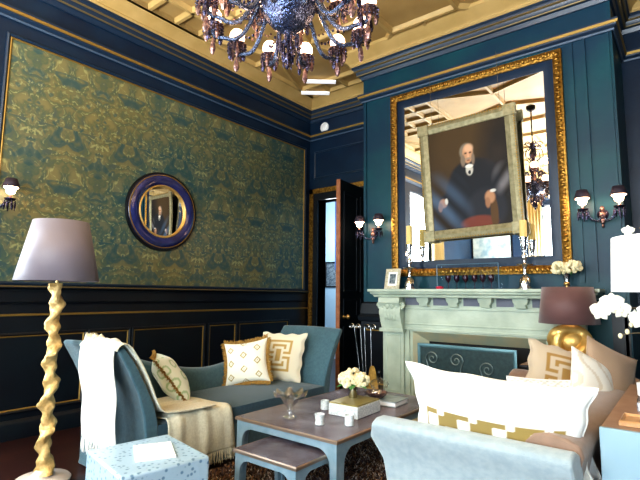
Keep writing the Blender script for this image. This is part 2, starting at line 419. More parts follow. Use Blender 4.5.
run('trim_6', [(.030, 4.035), (.058, 4.035), (.062, 4.062), (.030, 4.065)], 'gilt_line')
run('trim_7', [(.010, 3.975), (.023, 3.975), (.026, 3.992), (.010, 3.992)], 'pale_line')
# dado rail and base on the left wall and the short return to the door
LP = [(XL, WY1), (XL, YB-.001)]
run('trim_8', [(0, 1.355), (.015, 1.355), (.02, 1.375), (.05, 1.39), (.055, 1.41), (0, 1.418)], 'navy_low', LP, False)
run('trim_9', [(.035, 1.4), (.058, 1.4), (.058, 1.413), (.035, 1.413)], 'gilt_dull', LP, False)
run('trim_10', [(0, 1.235), (.012, 1.235), (.02, 1.25), (0, 1.262)], 'navy_low', LP, False)
run('trim_11', [(0, 1.125), (.016, 1.128), (.018, 1.143), (0, 1.148)], 'gilt_line', LP, False)
run('baseboard_left', [(0, 0), (.03, 0), (.03, .13), (.02, .155), (.008, .175), (0, .175)], 'navy_low', LP, False)
run('baseboard_back', [(0, 0), (.03, 0), (.03, .15), (.015, .18), (0, .18)], 'navy_low', [(DX1+.2, YB), (CX0, YB), (CX0, CY), (-2.99, CY)], False)

def fx(xp): return lambda a, b, d: (xp+d, a, b)
def fy(yp): return lambda a, b, d: (a, yp-d, b)
# big wall-covering panel
P0, P1, Q0, Q1 = 1.47, 5.83, 1.425, 3.785
pan = MB().grid(lambda u, v: (XL+.006, P0+(P1-P0)*u, Q0+(Q1-Q0)*v), 8, 6); struct('trim_12', pan, 'damask')
bpy.data.objects['trim_12']['label'] = 'olive and teal damask wall panel'
struct('trim_13', MB().frame(P0-.05, P1+.05, Q0-.005, Q1+.05, .03, fx(XL), .03), 'crown')
struct('trim_14', MB().frame(P0-.018, P1+.018, Q0, Q1+.018, .018, fx(XL), .020), 'gilt_line')
# dado panels
T = MB()
for a, b in ((.85, 1.28), (1.33, 2.35), (2.41, 2.84), (2.90, 3.88), (3.97, 4.42), (4.49, 5.50)):
    T.frame(a, b, .255, .945, .016, fx(XL), .012)
struct('trim_15', T, 'gilt_line')
T = MB()
for a, b in ((.85, 1.28), (1.33, 2.35), (2.41, 2.84), (2.90, 3.88), (3.97, 4.42), (4.49, 5.50)):
    T.frame(a-.025, b+.025, .23, .97, .028, fx(XL), .022)
struct('trim_16', T, 'navy_low')
# back-wall panels over and beside the door
struct('trim_17', MB().frame(-4.90, -3.5, 3.30, 3.78, .03, fy(YB), .02), 'crown')
struct('trim_18', MB().frame(-.2, 2.4, 1.42, 3.78, .03, fy(YB), .03), 'gilt_dull')
struct('trim_19', MB().grid(lambda u, v: (.0+2.2*u, YB-.006, 1.6+2.0*v), 4, 4), 'damask_x')
# door casing
cs = MB()
for (a, b, z0, z1) in ((-4.97, -4.89, 0, 3.12), ):
    cs.box(a, b, YB-.045, YB, z0, z1)
cs.box(-4.97, -3.60, YB-.045, YB, 3.04, 3.12).box(-3.68, -3.60, YB-.045, YB, 0, 3.12)
struct('trim_20', cs, 'gold')
cs = MB().box(-4.89, DX0, YB-.03, YB+.2, 0, 3.04).box(DX0, DX1, YB-.03, YB+.2, DZ, 3.04).box(DX1, -3.68, YB-.03, YB+.2, 0, 3.04)
struct('trim_21', cs, 'navy_low')
# chimney breast strips and dado
struct('trim_22', MB().box(-3.335, -3.315, CY-.02, CY, 1.45, 3.97).box(-.50, -.475, CY-.02, CY, 0, 3.97), 'teal')
struct('trim_23', MB().box(-.845, -.80, CY-.02, CY, 1.5, 3.97).box(-.71, -.685, CY-.03, CY, 1.5, 3.97), 'teal')
struct('trim_24', MB().box(CX0-.02, -3.0, CY-.03, CY, 0, 1.02).sweep([(CX0, YB-.05), (CX0, CY), (-3.0, CY)], [(0, 1.02), (.05, 1.03), (.06, 1.08), (.03, 1.12), (.02, 1.25), (.0, 1.27)], False), 'navy_low')
T = MB()
for a, b in ((-3.33, -3.04), ): T.frame(a, b, .25, .92, .014, fy(CY-.03), .01)
struct('trim_25', T, 'gilt_line')
struct('trim_26', MB().box(-.60, -.46, CY-.02, CY, 0, 1.3), 'navy_low')

# ceiling ribs: squares in fours joined by diagonals into octagons
rb = MB()
def rib(x0, y0, x1, y1, wd=.045, h=.05):
    d = Vector((x1-x0, y1-y0)); L = d.length
    if L < .05: return
    d /= L; n = Vector((-d.y, d.x))
    prof = [(-wd, ZC), (-wd*.55, ZC-h*.7), (-wd*.45, ZC-h), (wd*.45, ZC-h), (wd*.55, ZC-h*.7), (wd, ZC)]
    vs = []
    for t in (0, L):
        for o, z in prof: vs.append((x0+d.x*t+n.x*o, y0+d.y*t+n.y*o, z))
    k = len(prof)
    rb.add(vs, [(i, i+1, i+1+k, i+k) for i in range(k-1)]+[tuple(range(k)), tuple(range(2*k-1, k-1, -1))])
IX0, IX1, IY0, IY1 = XL+.30, XR-.30, YR+.30, YB-.30
def clip(x0, y0, x1, y1):
    # Liang-Barsky against the inner ceiling field
    t0, t1 = 0., 1.; dx, dy = x1-x0, y1-y0
    for p, q_ in ((-dx, x0-IX0), (dx, IX1-x0), (-dy, y0-IY0), (dy, IY1-y0)):
        if abs(p) < 1e-9:
            if q_ < 0: return None
        else:
            r = q_/p
            if p < 0: t0 = max(t0, r)
            else: t1 = min(t1, r)
    if t0 >= t1: return None
    return (x0+t0*dx, y0+t0*dy, x0+t1*dx, y0+t1*dy)
def R_(*a):
    c = clip(*a)
    if c: rib(*c)
PX = PY = 3.4; S = .70; G = .35
for i in range(-1, 4):
    for j in range(-1, 4):
        cx, cy = IX0+S+i*PX, 2.70+PY-j*PY
        for k in range(-2, 3):
            R_(cx-S, cy+k*G, cx+S, cy+k*G); R_(cx+k*G, cy-S, cx+k*G, cy+S)
        mx, my = cx+PX/2, cy+PY/2; d = .42; e = .95
        for sx, sy in ((1, 1), (1, -1), (-1, 1), (-1, -1)):
            R_(cx+sx*S, cy+sy*S, cx+sx*(PX/2-d), cy+sy*(PY/2-d))
        R_(mx-d, my-d, mx+d, my-d); R_(mx+d, my-d, mx+d, my+d); R_(mx+d, my+d, mx-d, my+d); R_(mx-d, my+d, mx-d, my-d)
        for sx in (-1, 1):
            R_(cx+PX/2, cy+sx*.30, cx+S, cy+sx*S); R_(cx+PX/2, cy+sx*.30, cx+PX-S, cy+sx*S)
            R_(cx+sx*.30, cy+PY/2, cx+sx*S, cy+S); R_(cx+sx*.30, cy+PY/2, cx+sx*S, cy+PY-S)
        R_(cx+PX/2, cy-.30, cx+PX/2, cy+.30); R_(cx-.30, cy+PY/2, cx+.30, cy+PY/2)
        R_(cx+PX/2, cy+.30, mx, my-d); R_(cx+PX/2, cy-.30, mx, my-PY+d); R_(cx+.30, cy+PY/2, mx-d, my); R_(cx-.30, cy+PY/2, mx-PX+d, my)
for a in ((IX0, IY0, IX1, IY0), (IX1, IY0, IX1, IY1), (IX1, IY1, IX0, IY1), (IX0, IY1, IX0, IY0)): rib(*a)
struct('trim_27', rb, 'rib')
# light on the corner ceiling ribs, added as glowing white bars
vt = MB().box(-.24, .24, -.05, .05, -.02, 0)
v0 = tag(obj('rib_glint', vt, mat('glint_white', (.9, .9, .9), .5, emit=(1., 1., 1.), es=.55), bevel=.004), 'glowing bar for light on a ceiling rib, nearest the walls', 'rib highlight', 'added light bars on ceiling ribs')
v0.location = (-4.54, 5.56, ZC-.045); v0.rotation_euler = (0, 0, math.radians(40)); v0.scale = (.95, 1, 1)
v1 = dup(v0, (-4.22, 5.30, ZC-.045), None, 'glowing bar for light on a ceiling rib, second out from the walls')
# smoke detector
sd = MB().lathe([(.085, 0), (.085, .02), (.07, .035), (.03, .04), (0, .04)], 24)
o = tag(obj('smoke_detector', sd, 'white'), 'round white smoke detector high on the navy wall above the door', 'smoke detector')
o.location = (-4.68, YB, 4.17); o.rotation_euler = (PI/2, 0, 0)

# the open door leaf
dr = tag(bpy.data.objects.new('door_1', None), kind='structure'); COL.objects.link(dr); dr.location = (-3.70, YB-.05, 0)
dr['label'] = 'open panelled door seen along its orange oak edge'
dr.rotation_euler = (0, 0, math.radians(4))
LW = .98
lf = MB().box(-.03, .03, -LW, 0, .01, 2.90); obj('door_leaf', lf, 'door_face', dr, smooth=False)
obj('door_edge', MB().box(-.032, .026, -LW-.012, -LW, .01, 2.905), 'door_edge', dr, smooth=False)
pn = MB()
for a, b in ((.15, .95), (1.05, 1.30), (1.40, 2.75)):
    for c, d in ((-.9, -.53), (-.45, -.08)): pn.frame(c, d, a, b, .03, lambda p, q_, t: (.03+t, p, q_), .012)
obj('door_panel_moulding', pn, 'navy_low', dr)
obj('door_handle', MB().lathe([(.012, 0), (.012, .04), (.03, .05), (.034, .07), (.02, .09), (0, .092)], 16).tube([(0, 0, 0), (0, 0, .01)], .03, 14), 'brass', dr).matrix_local = Matrix.Translation((.03, -LW+.09, 1.07)) @ Matrix.Rotation(PI/2, 4, 'Y')

# the hall beyond
struct('wall_hall_end', MB().box(-7.6, -3.0, 8.2, 8.3, 0, 4.), 'hall')
struct('wall_hall_side', MB().box(-3.1, -3.0, 6.2, 8.2, 0, 4.).box(-7.6, -7.5, 6.2, 8.2, 0, 4.), 'hall')
struct('floor_hall', MB().box(-7.6, -3.0, 6.2, 8.3, -.1, 0), 'floor')
struct('ceiling_hall', MB().box(-7.6, -3.0, 6.2, 8.3, 4., 4.1), 'white')
hc = thing('wall_hanging', 'narrow dark blue hanging on the pale hall wall beyond the door', 'wall hanging', (-5.98, 8.2, 1.9))
obj('cloth', MB().box(-.09, .09, -.03, -.01, 0, 1.55), mat('blue_cloth', (.06, .12, .30), .8), hc); obj('rod', MB().tube([(-.12, -.02, 1.56), (.12, -.02, 1.56)], .012), 'iron', hc)
hp = thing('wall_picture', 'small dark framed picture on the pale hall wall beyond the door', 'picture', (-6.17, 8.2, 1.52))
obj('frame', MB().frame(-.17, .17, 0, .56, .03, lambda a, b, d: (a, -d, b), .03), 'iron', hp); obj('print', MB().box(-.15, .15, -.012, -.004, .02, .54), 'photo', hp)

# ------------------------------------------------------------------ behind the camera (seen in the mirror)
def curtain(x, y, wdt, axis, lab):
    t = thing('curtain', lab, 'curtain', (x, y, 0), (0, 0, 0), 'cream curtains beside the windows')
    def f(u, v):
        a = (u-.5)*wdt; d = .05*sin(u*PI*9)+.02
        return (d, a, .05+3.95*v) if axis == 'x' else (a, d, .05+3.95*v)
    obj('drape', MB().grid(f, 54, 4), 'curtain', t, solid=.01)
    e = (0, wdt*.6, 4.02) if axis == 'x' else (wdt*.6, 0, 4.02)
    obj('rod', MB().tube([tuple(-c if i < 2 else c for i, c in enumerate(e)), e], .02), 'brass', t)
curtain(XL+.12, WY0-.36, .62, 'x', 'cream curtain reflected at the left of the big mirror')
curtain(-3.20, YR+.12, .36, 'y', 'cream curtain reflected beside the right-hand silver candlestick')
curtain(-1.95, YR+.12, .30, 'y', 'cream curtain reflected at the right edge of the big mirror')
ap = thing('wall_panel', 'pale marbled blue and tan panel reflected in the mirror under the portrait', 'wall panel', (-4.42, YR, 0.9))
obj('panel', MB().box(-.55, .55, 0, .03, 0, 2.6), 'panel_art', ap, smooth=False)
obj('frame', MB().frame(-.58, .58, -.03, 2.63, .05, lambda a, b, d: (a, d, b), .05), 'iron', ap)

# ------------------------------------------------------------------ chimneypiece
mt = thing('fireplace_mantel', 'pale green stone mantelpiece with carved brackets around the hearth', 'mantelpiece', (-1.87, CY, 0))
# local coords: x centred, y negative towards the room
hw = 1.23
sh = MB().sweep([(-hw+.08, .0), (-hw+.08, -.26), (hw-.08, -.26), (hw-.08, .0)][::-1], [(0, 1.335), (-.02, 1.335), (-.03, 1.36), (-.055, 1.375), (-.06, 1.395), (-.08, 1.40), (-.08, 1.43), (0, 1.43)][::-1], False)
sh.box(-hw+.06, hw-.06, -.28, 0, 1.36, 1.43)
obj('shelf', sh, 'stone', mt, smooth=False, bevel=.004)
fz = MB().box(-1.06, 1.06, -.15, 0, .93, 1.34)
fz.box(-1.04, 1.04, -.17, -.15, 1.20, 1.225).box(-.83, .83, -.165, -.15, 1.02, 1.035).box(-.83, .83, -.175, -.15, .955, .98)
obj('frieze', fz, 'stone', mt, smooth=False, bevel=.004)
blk = [(-.075, 1.335), (.075, 1.335), (.07, 1.29), (.045, 1.265), (.05, 1.235), (-.05, 1.235), (-.045, 1.265), (-.07, 1.29)]
b0 = obj('bracket', MB().prism(blk, lambda a, b, t: (a, -.14-.11*(1-t)*(.7+.3*(b-1.235)/.1), b)), 'stone', mt, smooth=False, bevel=.005)
b0.location = (-.55, 0, 0)
for k in range(1, 4): dup(b0, (-.55+.355*k, 0, 0), parent=mt)
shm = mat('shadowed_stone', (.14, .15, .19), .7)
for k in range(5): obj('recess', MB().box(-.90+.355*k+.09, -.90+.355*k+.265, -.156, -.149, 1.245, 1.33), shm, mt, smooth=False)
for sx in (-1, 1):
    p = MB().box(sx*.955-.14, sx*.955+.14, -.20, 0, 0, .93)
    p.box(sx*.955-.165, sx*.955+.165, -.225, 0, 0, .14).box(sx*.955-.15, sx*.955+.15, -.212, 0, .14, .18)
    p.frame(sx*.955-.10, sx*.955+.10, .24, .90, .02, lambda a, b, d: (a, -.20-d, b), .012)
    p.box(sx*.79-.03, sx*.79+.03, -.165, 0, 0, .95).box(sx*.74-.02, sx*.74+.02, -.145, 0, 0, .95)
    pl = obj('pilaster', p, 'stone', mt, smooth=False, bevel=.004)
    cp = MB()
    cp.prism([(-.19, 1.335), (-.30, 1.33), (-.31, 1.27), (-.275, 1.22), (-.29, 1.15), (-.26, 1.05), (-.23, .98), (-.235, .94), (-.19, .93)], lambda a, b, t: (sx*.955-.14+.28*t, a+.0, b))
    cp.box(sx*.955-.16, sx*.955+.16, -.25, 0, .925, .965)
    for a in (-.09, -.03, .03, .09):
        cp.ball((sx*.955+a, -.285+abs(a)*.2, 1.24), (.028, .02, .05), 8, 6); cp.ball((sx*.955+a*.7, -.275, 1.13), (.02, .016, .07), 8, 6)
    for s2 in (-1, 1): cp.tube([(sx*.955+s2*(.15+.035*(1-k/22)*cos(k*.6)), -.255+.0*k, 1.23+.045*(1-k/22)*sin(k*.6)) for k in range(22)], .012, 6)
    obj('capital', cp, 'stone', pl)
# sloping beige surround
def slip(d0, d1, y0, y1, z0):
    pass
op = MB()
A0, A1, ZT = -.57, .67, .83
for (xa, xb) in ((A0-.15, A0), (A1, A1+.06)):
    pass
vs = [(A0-.15, -.155, 0), (A0-.15, -.155, .94), (A1+.11, -.155, .94), (A1+.11, -.155, 0), (A0, -.03, 0), (A0, -.03, ZT), (A1, -.03, ZT), (A1, -.03, 0)]
op.add(vs, [(0, 1, 5, 4), (1, 2, 6, 5), (2, 3, 7, 6)]); obj('surround', op, 'stone_beige', mt, smooth=False, solid=.012)
fb = MB().box(A0, A1, -.028, -.012, 0, ZT+.01); obj('firebox', fb, 'firebox', mt, smooth=False)
obj('hearth', MB().box(-1.2, 1.2, -.60, 0, 0, .035), 'stone_beige', mt, smooth=False, bevel=.006)
# fire screen
fs = thing('fire_screen', 'dark mesh fire screen with scrolled ironwork in front of the hearth', 'fire screen', (-1.84, 4.72, .035))
sw0, sw1, sh_ = -.53, .50, .80
obj('mesh_panel', MB().box(sw0, sw1, -.004, .004, .03, sh_), 'screen', fs, smooth=False)
obj('frame', MB().frame(sw0, sw1, .0, sh_+.01, .035, lambda a, b, d: (a, -d, b), .018).frame(sw0, sw1, .0, sh_+.01, .035, lambda a, b, d: (a, d, b), .012), mat('blue_grey_iron', (.08, .16, .18), .35, .5), fs)
sr = MB()
def spiral(cx, cz, sgn, r=.075, ln=.5):
    pts = [(cx+sgn*(r*(1-k/26))*cos(PI+k*.42)*-1, -.012, cz+(r*(1-k/26))*sin(k*.42)) for k in range(24)]
    tail = [(cx+sgn*r+sgn*.05*sin(k/8*PI)*-1, -.012, cz-ln*(k/8)) for k in range(8, 0, -1)]
    sr.tube(tail+pts, .006, 6)
for cx, sg in ((-.36, -1), (-.10, 1), (.22, -1)): spiral(cx, .66 if cx < .2 else .60, sg)
sr.tube([(-.3+.02*k, -.012, .28+.06*sin(k*.35)) for k in range(34)], .006, 6)
obj('scrollwork', sr, mat('grey_iron_scroll', (.22, .28, .28), .35, .7), fs)
for a in (-.38, .36): obj('foot', MB().tube([(a, -.14, 0.008), (a, -.06, .03), (a, 0, .10), (a, .06, .03), (a, .14, .008)], .008, 6), 'iron', fs)

# fire tools
ft = thing('fire_tool_set', 'steel fire tools with scrolled handles on a stand beside the mantelpiece', 'fire tools', (-3.14, 4.86, 0))
obj('base', MB().lathe([(.13, 0), (.13, .015), (.10, .025), (.02, .035), (.012, .05)], 20), 'iron', ft)
obj('post', MB().tube([(0, 0, .04), (0, 0, 1.0)], .009, 8).tube([(-.12, -.01, .95), (0, 0, .98), (.12, -.01, .95)], .007, 8), 'iron', ft)
def tool(nm, x0, x1, head, m='steel'):
    pts = [(x1, -.02, .20), (x0, -.02, .97)]
    mb = MB().tube(pts, .0055, 8)
    r = .04; s = 1 if x0 >= 0 else -1
    mb.tube([(x0+s*(r-(r*(1-k/20))*cos(k*.45)), -.02, .97+r*(1-k/20)*sin(k*.45)) for k in range(18)], .007, 6)
    t = obj(nm, mb, m, ft)
    if head: head(x1, t)
    return t
tool('shovel', -.15, -.03, lambda x, t: obj('shovel_blade', MB().box(x-.05, x+.05, -.025, -.015, .06, .22), 'iron', t, bevel=.004))
tool('poker', -.06, .0, None)
tool('tongs', .0, .03, None)
tool('brush', .09, .10, None)
br = MB().lathe([(.012, .52), (.03, .51), (.045, .46), (.05, .44), (.06, .38), (.085, .24), (.10, .20), (.09, .19), (0, .19)], 14, (0.11, -.02, 0), lambda r, z, a: (r*(1+.06*sin(7*a)), z))
for v_ in range(len(br.v)):
    x, y, z = br.v[v_]; br.v[v_] = (x, -.02+(y+.02)*.45, z)
obj('broom_head', br, 'broom', ft)

# ------------------------------------------------------------------ big mirror
bm_ = thing('overmantel_mirror', 'large mirror in a gilt beaded frame above the mantelpiece', 'mirror', (-1.91, CY, 1.59))
W2, H2 = 1.01, 2.34
fl_ = lambda a, b, d: (a, -d, b)
gf = MB().frame(-W2, W2, 0, H2, .085, fl_, .075)
n = 44
for k in range(n):      # ribbon ornament
    for e in (0, 1):
        b = .04+(H2-.08)*(k+.5)/n; gf.ball(((-W2+.042) if e else (W2-.042), -.068, b), (.026, .018, .019), 7, 5)
for k in range(38):
    for e in (0, 1):
        a = -W2+.04+(2*W2-.08)*(k+.5)/38; gf.ball((a, -.068, .042 if e else H2-.042), (.019, .018, .026), 7, 5)
obj('gilt_frame', gf, 'gold', bm_)
obj('inner_band', MB().frame(-W2+.083, W2-.083, .083, H2-.083, .10, fl_, .035), 'navy', bm_)
obj('mirror_glass', MB().box(-W2+.16, W2-.16, -.016, -.006, .16, H2-.16), 'mirror', bm_, smooth=False)

# portrait hung by wires in front of the mirror
def ell(u, v, cu, cv, ru, rv, s=.25):
    d = math.hypot((u-cu)/ru, (v-cv)/rv); return max(0., min(1., (1-d)/s+.5))
def mixc(a, b, t): return tuple(a[i]*(1-t)+b[i]*t for i in range(3))
def portrait_col(u, v):
    c = mixc((.022, .013, .006), (.065, .038, .014), ell(u, v, .45, .82, .55, .45, 1.))
    c = mixc(c, (.012, .010, .010), ell(u, v, .95, .5, .3, .6, .8))
    suit = (.012, .014, .020)
    c = mixc(c, suit, ell(u, v, .56, .30, .36, .36, .12)); c = mixc(c, suit, ell(u, v, .58, .5, .30, .16, .18))
    c = mixc(c, suit, ell(u, v, .30, .26, .20, .12, .25)); c = mixc(c, (.02, .022, .03), ell(u, v, .70, .16, .24, .2, .25))
    # chair arm and red seat
    c = mixc(c, (.16, .04, .025), ell(u, v, .60, .04, .22, .07, .3)); c = mixc(c, (.09, .045, .015), ell(u, v, .79, .12, .045, .16, .3))
    # hands
    c = mixc(c, (.42, .22, .12), ell(u, v, .155, .27, .055, .045, .4)); c = mixc(c, (.30, .15, .08), ell(u, v, .115, .235, .03, .045, .4))
    c = mixc(c, (.42, .22, .12), ell(u, v, .75, .27, .060, .060, .4)); c = mixc(c, (.30, .15, .08), ell(u, v, .72, .22, .03, .05, .4))
    c = mixc(c, (.6, .6, .55), ell(u, v, .20, .285, .02, .03, .4)); c = mixc(c, (.6, .6, .55), ell(u, v, .79, .325, .035, .015, .4))
    # shirt, tie, head
    c = mixc(c, (.50, .48, .42), ell(u, v, .525, .56, .045, .055, .3)); c = mixc(c, (.75, .72, .65), ell(u, v, .525, .595, .05, .018, .3)); c = mixc(c, suit, ell(u, v, .525, .535, .018, .02, .3))
    c = mixc(c, (.20, .17, .13), ell(u, v, .50, .742, .086, .082, .25))
    c = mixc(c, (.50, .27, .15), ell(u, v, .515, .718, .066, .092, .2)); c = mixc(c, (.62, .38, .24), ell(u, v, .53, .77, .055, .04, .6))
    c = mixc(c, (.20, .15, .11), ell(u, v, .452, .66, .03, .06, .5)); c = mixc(c, (.20, .15, .11), ell(u, v, .578, .66, .022, .055, .5))
    c = mixc(c, (.10, .05, .03), ell(u, v, .490, .727, .018, .009, .5)); c = mixc(c, (.10, .05, .03), ell(u, v, .548, .727, .018, .009, .5))
    c = mixc(c, (.64, .36, .22), ell(u, v, .522, .70, .013, .028, .6)); c = mixc(c, (.30, .22, .16), ell(u, v, .52, .668, .04, .012, .5)); c = mixc(c, (.25, .09, .06), ell(u, v, .52, .652, .022, .006, .5))
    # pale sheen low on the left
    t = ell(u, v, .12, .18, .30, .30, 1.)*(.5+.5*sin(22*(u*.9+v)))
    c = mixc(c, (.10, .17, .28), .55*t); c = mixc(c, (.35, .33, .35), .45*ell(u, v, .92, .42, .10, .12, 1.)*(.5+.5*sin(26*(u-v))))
    return c
pt = thing('portrait_painting', 'oil portrait of a grey-haired seated man hung over the big mirror', 'painting', (-1.875, 5.12, 2.01), (math.radians(2.5), math.radians(-1.7), 0))
pw, ph = .56, 1.39
pf = MB().frame(-pw, pw, 0, ph, .115, fl_, .05)
for sx in (-1, 1):
    for b0_, b1_ in ((-.02, .13), (ph-.13, ph+.02)):
        pf.box(sx*(pw-.055)-.068, sx*(pw-.055)+.068, -.052, .0, b0_+.01, b1_-.01)
obj('frame', pf, 'pic_frame', pt, smooth=False, bevel=.006)
for sx in (-1, 1):
    bd = MB()
    for k in range(46): bd.ball((sx*(pw-.012), -.045, .05+(ph-.1)*k/45), .010, 6, 4)
    tag(obj('beading', bd, 'gilt_line', pt), kind='stuff')
for b in (.014, ph-.014):
    bd = MB()
    for k in range(36): bd.ball((-pw+.05+(2*pw-.1)*k/35, -.045, b), .010, 6, 4)
    tag(obj('beading', bd, 'gilt_line', pt), kind='stuff')
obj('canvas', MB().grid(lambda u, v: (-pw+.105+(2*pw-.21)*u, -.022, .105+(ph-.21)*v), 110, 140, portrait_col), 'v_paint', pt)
obj('backing', MB().box(-pw+.05, pw-.05, -.018, 0, .05, ph-.05), 'iron', pt, smooth=False)
for sx in (-.40, .40): obj('hanging_wire', MB().tube([(sx, 0, ph-.02), (sx, .02, 2.05)], .0022, 5), 'steel', pt)

# round mirror on the left wall
rm = thing('round_mirror', 'round mirror in a deep blue lacquered frame with a gilt inner ring', 'mirror', (XL, 3.185, 2.34), (0, PI/2, 0))
obj('frame', MB().shell([(.46, 0), (.47, .025), (.455, .045), (.44, .05), (.41, .075), (.37, .078), (.33, .05), (.315, .04), (.31, 0)], 56), 'round_frame', rm)
obj('outer_rim', MB().shell([(.462, 0), (.482, .015), (.475, .042), (.455, .046), (.46, 0)], 56), 'black_rim', rm)
obj('gilt_rim', MB().shell([(.437, .044), (.449, .046), (.447, .057), (.437, .055)], 56), 'gilt_line', rm)
obj('gilt_inner_ring', MB().shell([(.300, 0), (.322, .02), (.324, .048), (.312, .055), (.300, .045), (.300, 0)], 56), 'gold_bright', rm)
rg = MB().lathe([(.304, .026), (.25, .0275), (.18, .0288), (.09, .0297), (0, .03)][::1], 48)
obj('mirror_glass', rg, 'mirror', rm)

# ------------------------------------------------------------------ sconces
def pendants(mb, c, r, n, ln):
    for k in range(n):
        a = 2*PI*k/n; x, y = c[0]+r*cos(a), c[1]+r*sin(a)
        l = ln*(.8+.4*((k*7) % 5)/5)
        mb.lathe([(0, 0), (.004, -.004), (.003, -.012), (.007, -.02), (.009, -l*.6), (.004, -l*.95), (0, -l)], 6, (x, y, c[2]))
def sconce(loc, rz, label, x0=-.15, x1=.15, glow=5):
    t = thing('wall_sconce', label, 'wall lamp', loc, (0, 0, rz), 'smoky crystal wall sconces')
    # local: wall at y=0, room towards -y
    obj('backplate', MB().lathe([(.05, 0), (.05, .01), (.035, .025), (.02, .035), (0, .04)], 16, (0, 0, 0)), 'crystal', t).rotation_euler = (PI/2, 0, 0)
    obj('finial', MB().ball((0, -.04, -.07), (.022, .022, .03)).ball((0, -.04, -.115), (.014, .014, .02)).ball((0, -.04, -.01), (.03, .03, .035)).ball((0, -.04, .05), (.02, .02, .03)), 'crystal_light', t)
    for sx in (x0, x1):
        pts = [(0, -.03, -.02), (sx*.25, -.06, -.07), (sx*.55, -.10, -.06), (sx*.75, -.12, -.0), (sx*.95, -.13, .01), (sx, -.13, .03)]
        pts = [tuple(Vector(pts[i]).lerp(Vector(pts[i+1]), t_/3)) for i in range(5) for t_ in range(3)]+[pts[-1]]
        ar = obj('arm', MB().tube(pts, .010, 7), 'crystal_arm', t)
        d = MB().lathe([(.012, .0), (.04, .012), (.05, .03), (.046, .03), (.012, .01)], 14, (sx, -.13, .02))
        pendants(d, (sx, -.13, .03), .045, 8, .09)
        obj('drip_cup', d, 'crystal', ar)
        obj('candle_tube', MB().tube([(sx, -.13, .03), (sx, -.13, .085)], .011, 10), 'crystal_light', ar)
        obj('bulb', MB().lathe([(.014, .085), (.034, .10), (.040, .12), (.040, .135), (.06, .15), (.058, .156), (.03, .158), (0, .158)], 14, (sx, -.13, 0)), 'bulb', ar)
        obj('lamp_shade', MB().shell([(.072, .153), (.045, .235)], 20, (sx, -.13, 0)), 'black_shade', ar, solid=.003)
        p = Matrix.Translation(loc) @ Matrix.Rotation(rz, 4, 'Z') @ Vector((sx, -.17, .10))
        point('sconce_light', p, glow, (1., .55, .34), .03)
    return t
sconce((-3.20, CY, 2.15), 0, 'two-armed crystal wall sconce between the open door and the gilt mirror', -.15, .14, 3.2)
sconce((-.62, CY, 2.15), 0, 'two-armed crystal wall sconce right of the big gilt mirror', -.15, .15, 5)
sconce((XL, 1.36, 2.16), PI/2, 'crystal wall sconce at the left end of the damask wall', -.17, .17, 2.0)

# ------------------------------------------------------------------ chandelier
CHX, CHY = -1.95, 2.10
ch = thing('chandelier', 'large smoky crystal chandelier with many lit glass arms', 'chandelier', (CHX, CHY, 0))
st = MB().lathe([(.075, 4.60), (.075, 4.55), (.05, 4.52), (.012, 4.50), (.010, 3.95)], 20)
obj('ceiling_canopy_and_stem', st, 'iron', ch).name = 'stem'
bd = MB().lathe([(0, 3.98), (.03, 3.95), (.045, 3.9), (.02, 3.85), (.05, 3.8), (.065, 3.74), (.03, 3.68), (.03, 3.6), (.07, 3.55), (.08, 3.48), (.04, 3.42), (.05, 3.33), (.09, 3.3)], 20)
obj('column', bd, 'crystal', ch)
obj('bowl', MB().lathe([(.05, 3.34), (.13, 3.30), (.175, 3.26), (.185, 3.23), (.165, 3.17), (.11, 3.10), (.06, 3.06), (.03, 3.05), (.025, 3.0), (.04, 2.98), (.02, 2.95), (0, 2.94)], 36, fn=lambda r, z, a: (r*(1+.025*math.cos(18*a)), z)), mat('dark_blue_glass', (.09, .12, .22), .12, .8, c2=(.03, .04, .08), scale=40, bump=.5, bscale=60), ch)
fin = MB(); pendants(fin, (0, 0, 3.02), .07, 12, .13); pendants(fin, (0, 0, 2.98), .035, 8, .16); fin.ball((0, 0, 2.87), (.03, .03, .04)); fin.ball((0, 0, 2.82), (.016, .016, .025))
obj('finial_cluster', fin, 'crystal', ch)
drop_mesh = None
def bez(P, n=14):
    out = []
    for i in range(n+1):
        t = i/n; a, b, c, d = ((1-t)**3, 3*(1-t)**2*t, 3*(1-t)*t*t, t**3)
        out.append(tuple(a*P[0][k]+b*P[1][k]+c*P[2][k]+d*P[3][k] for k in range(3)))
    return out
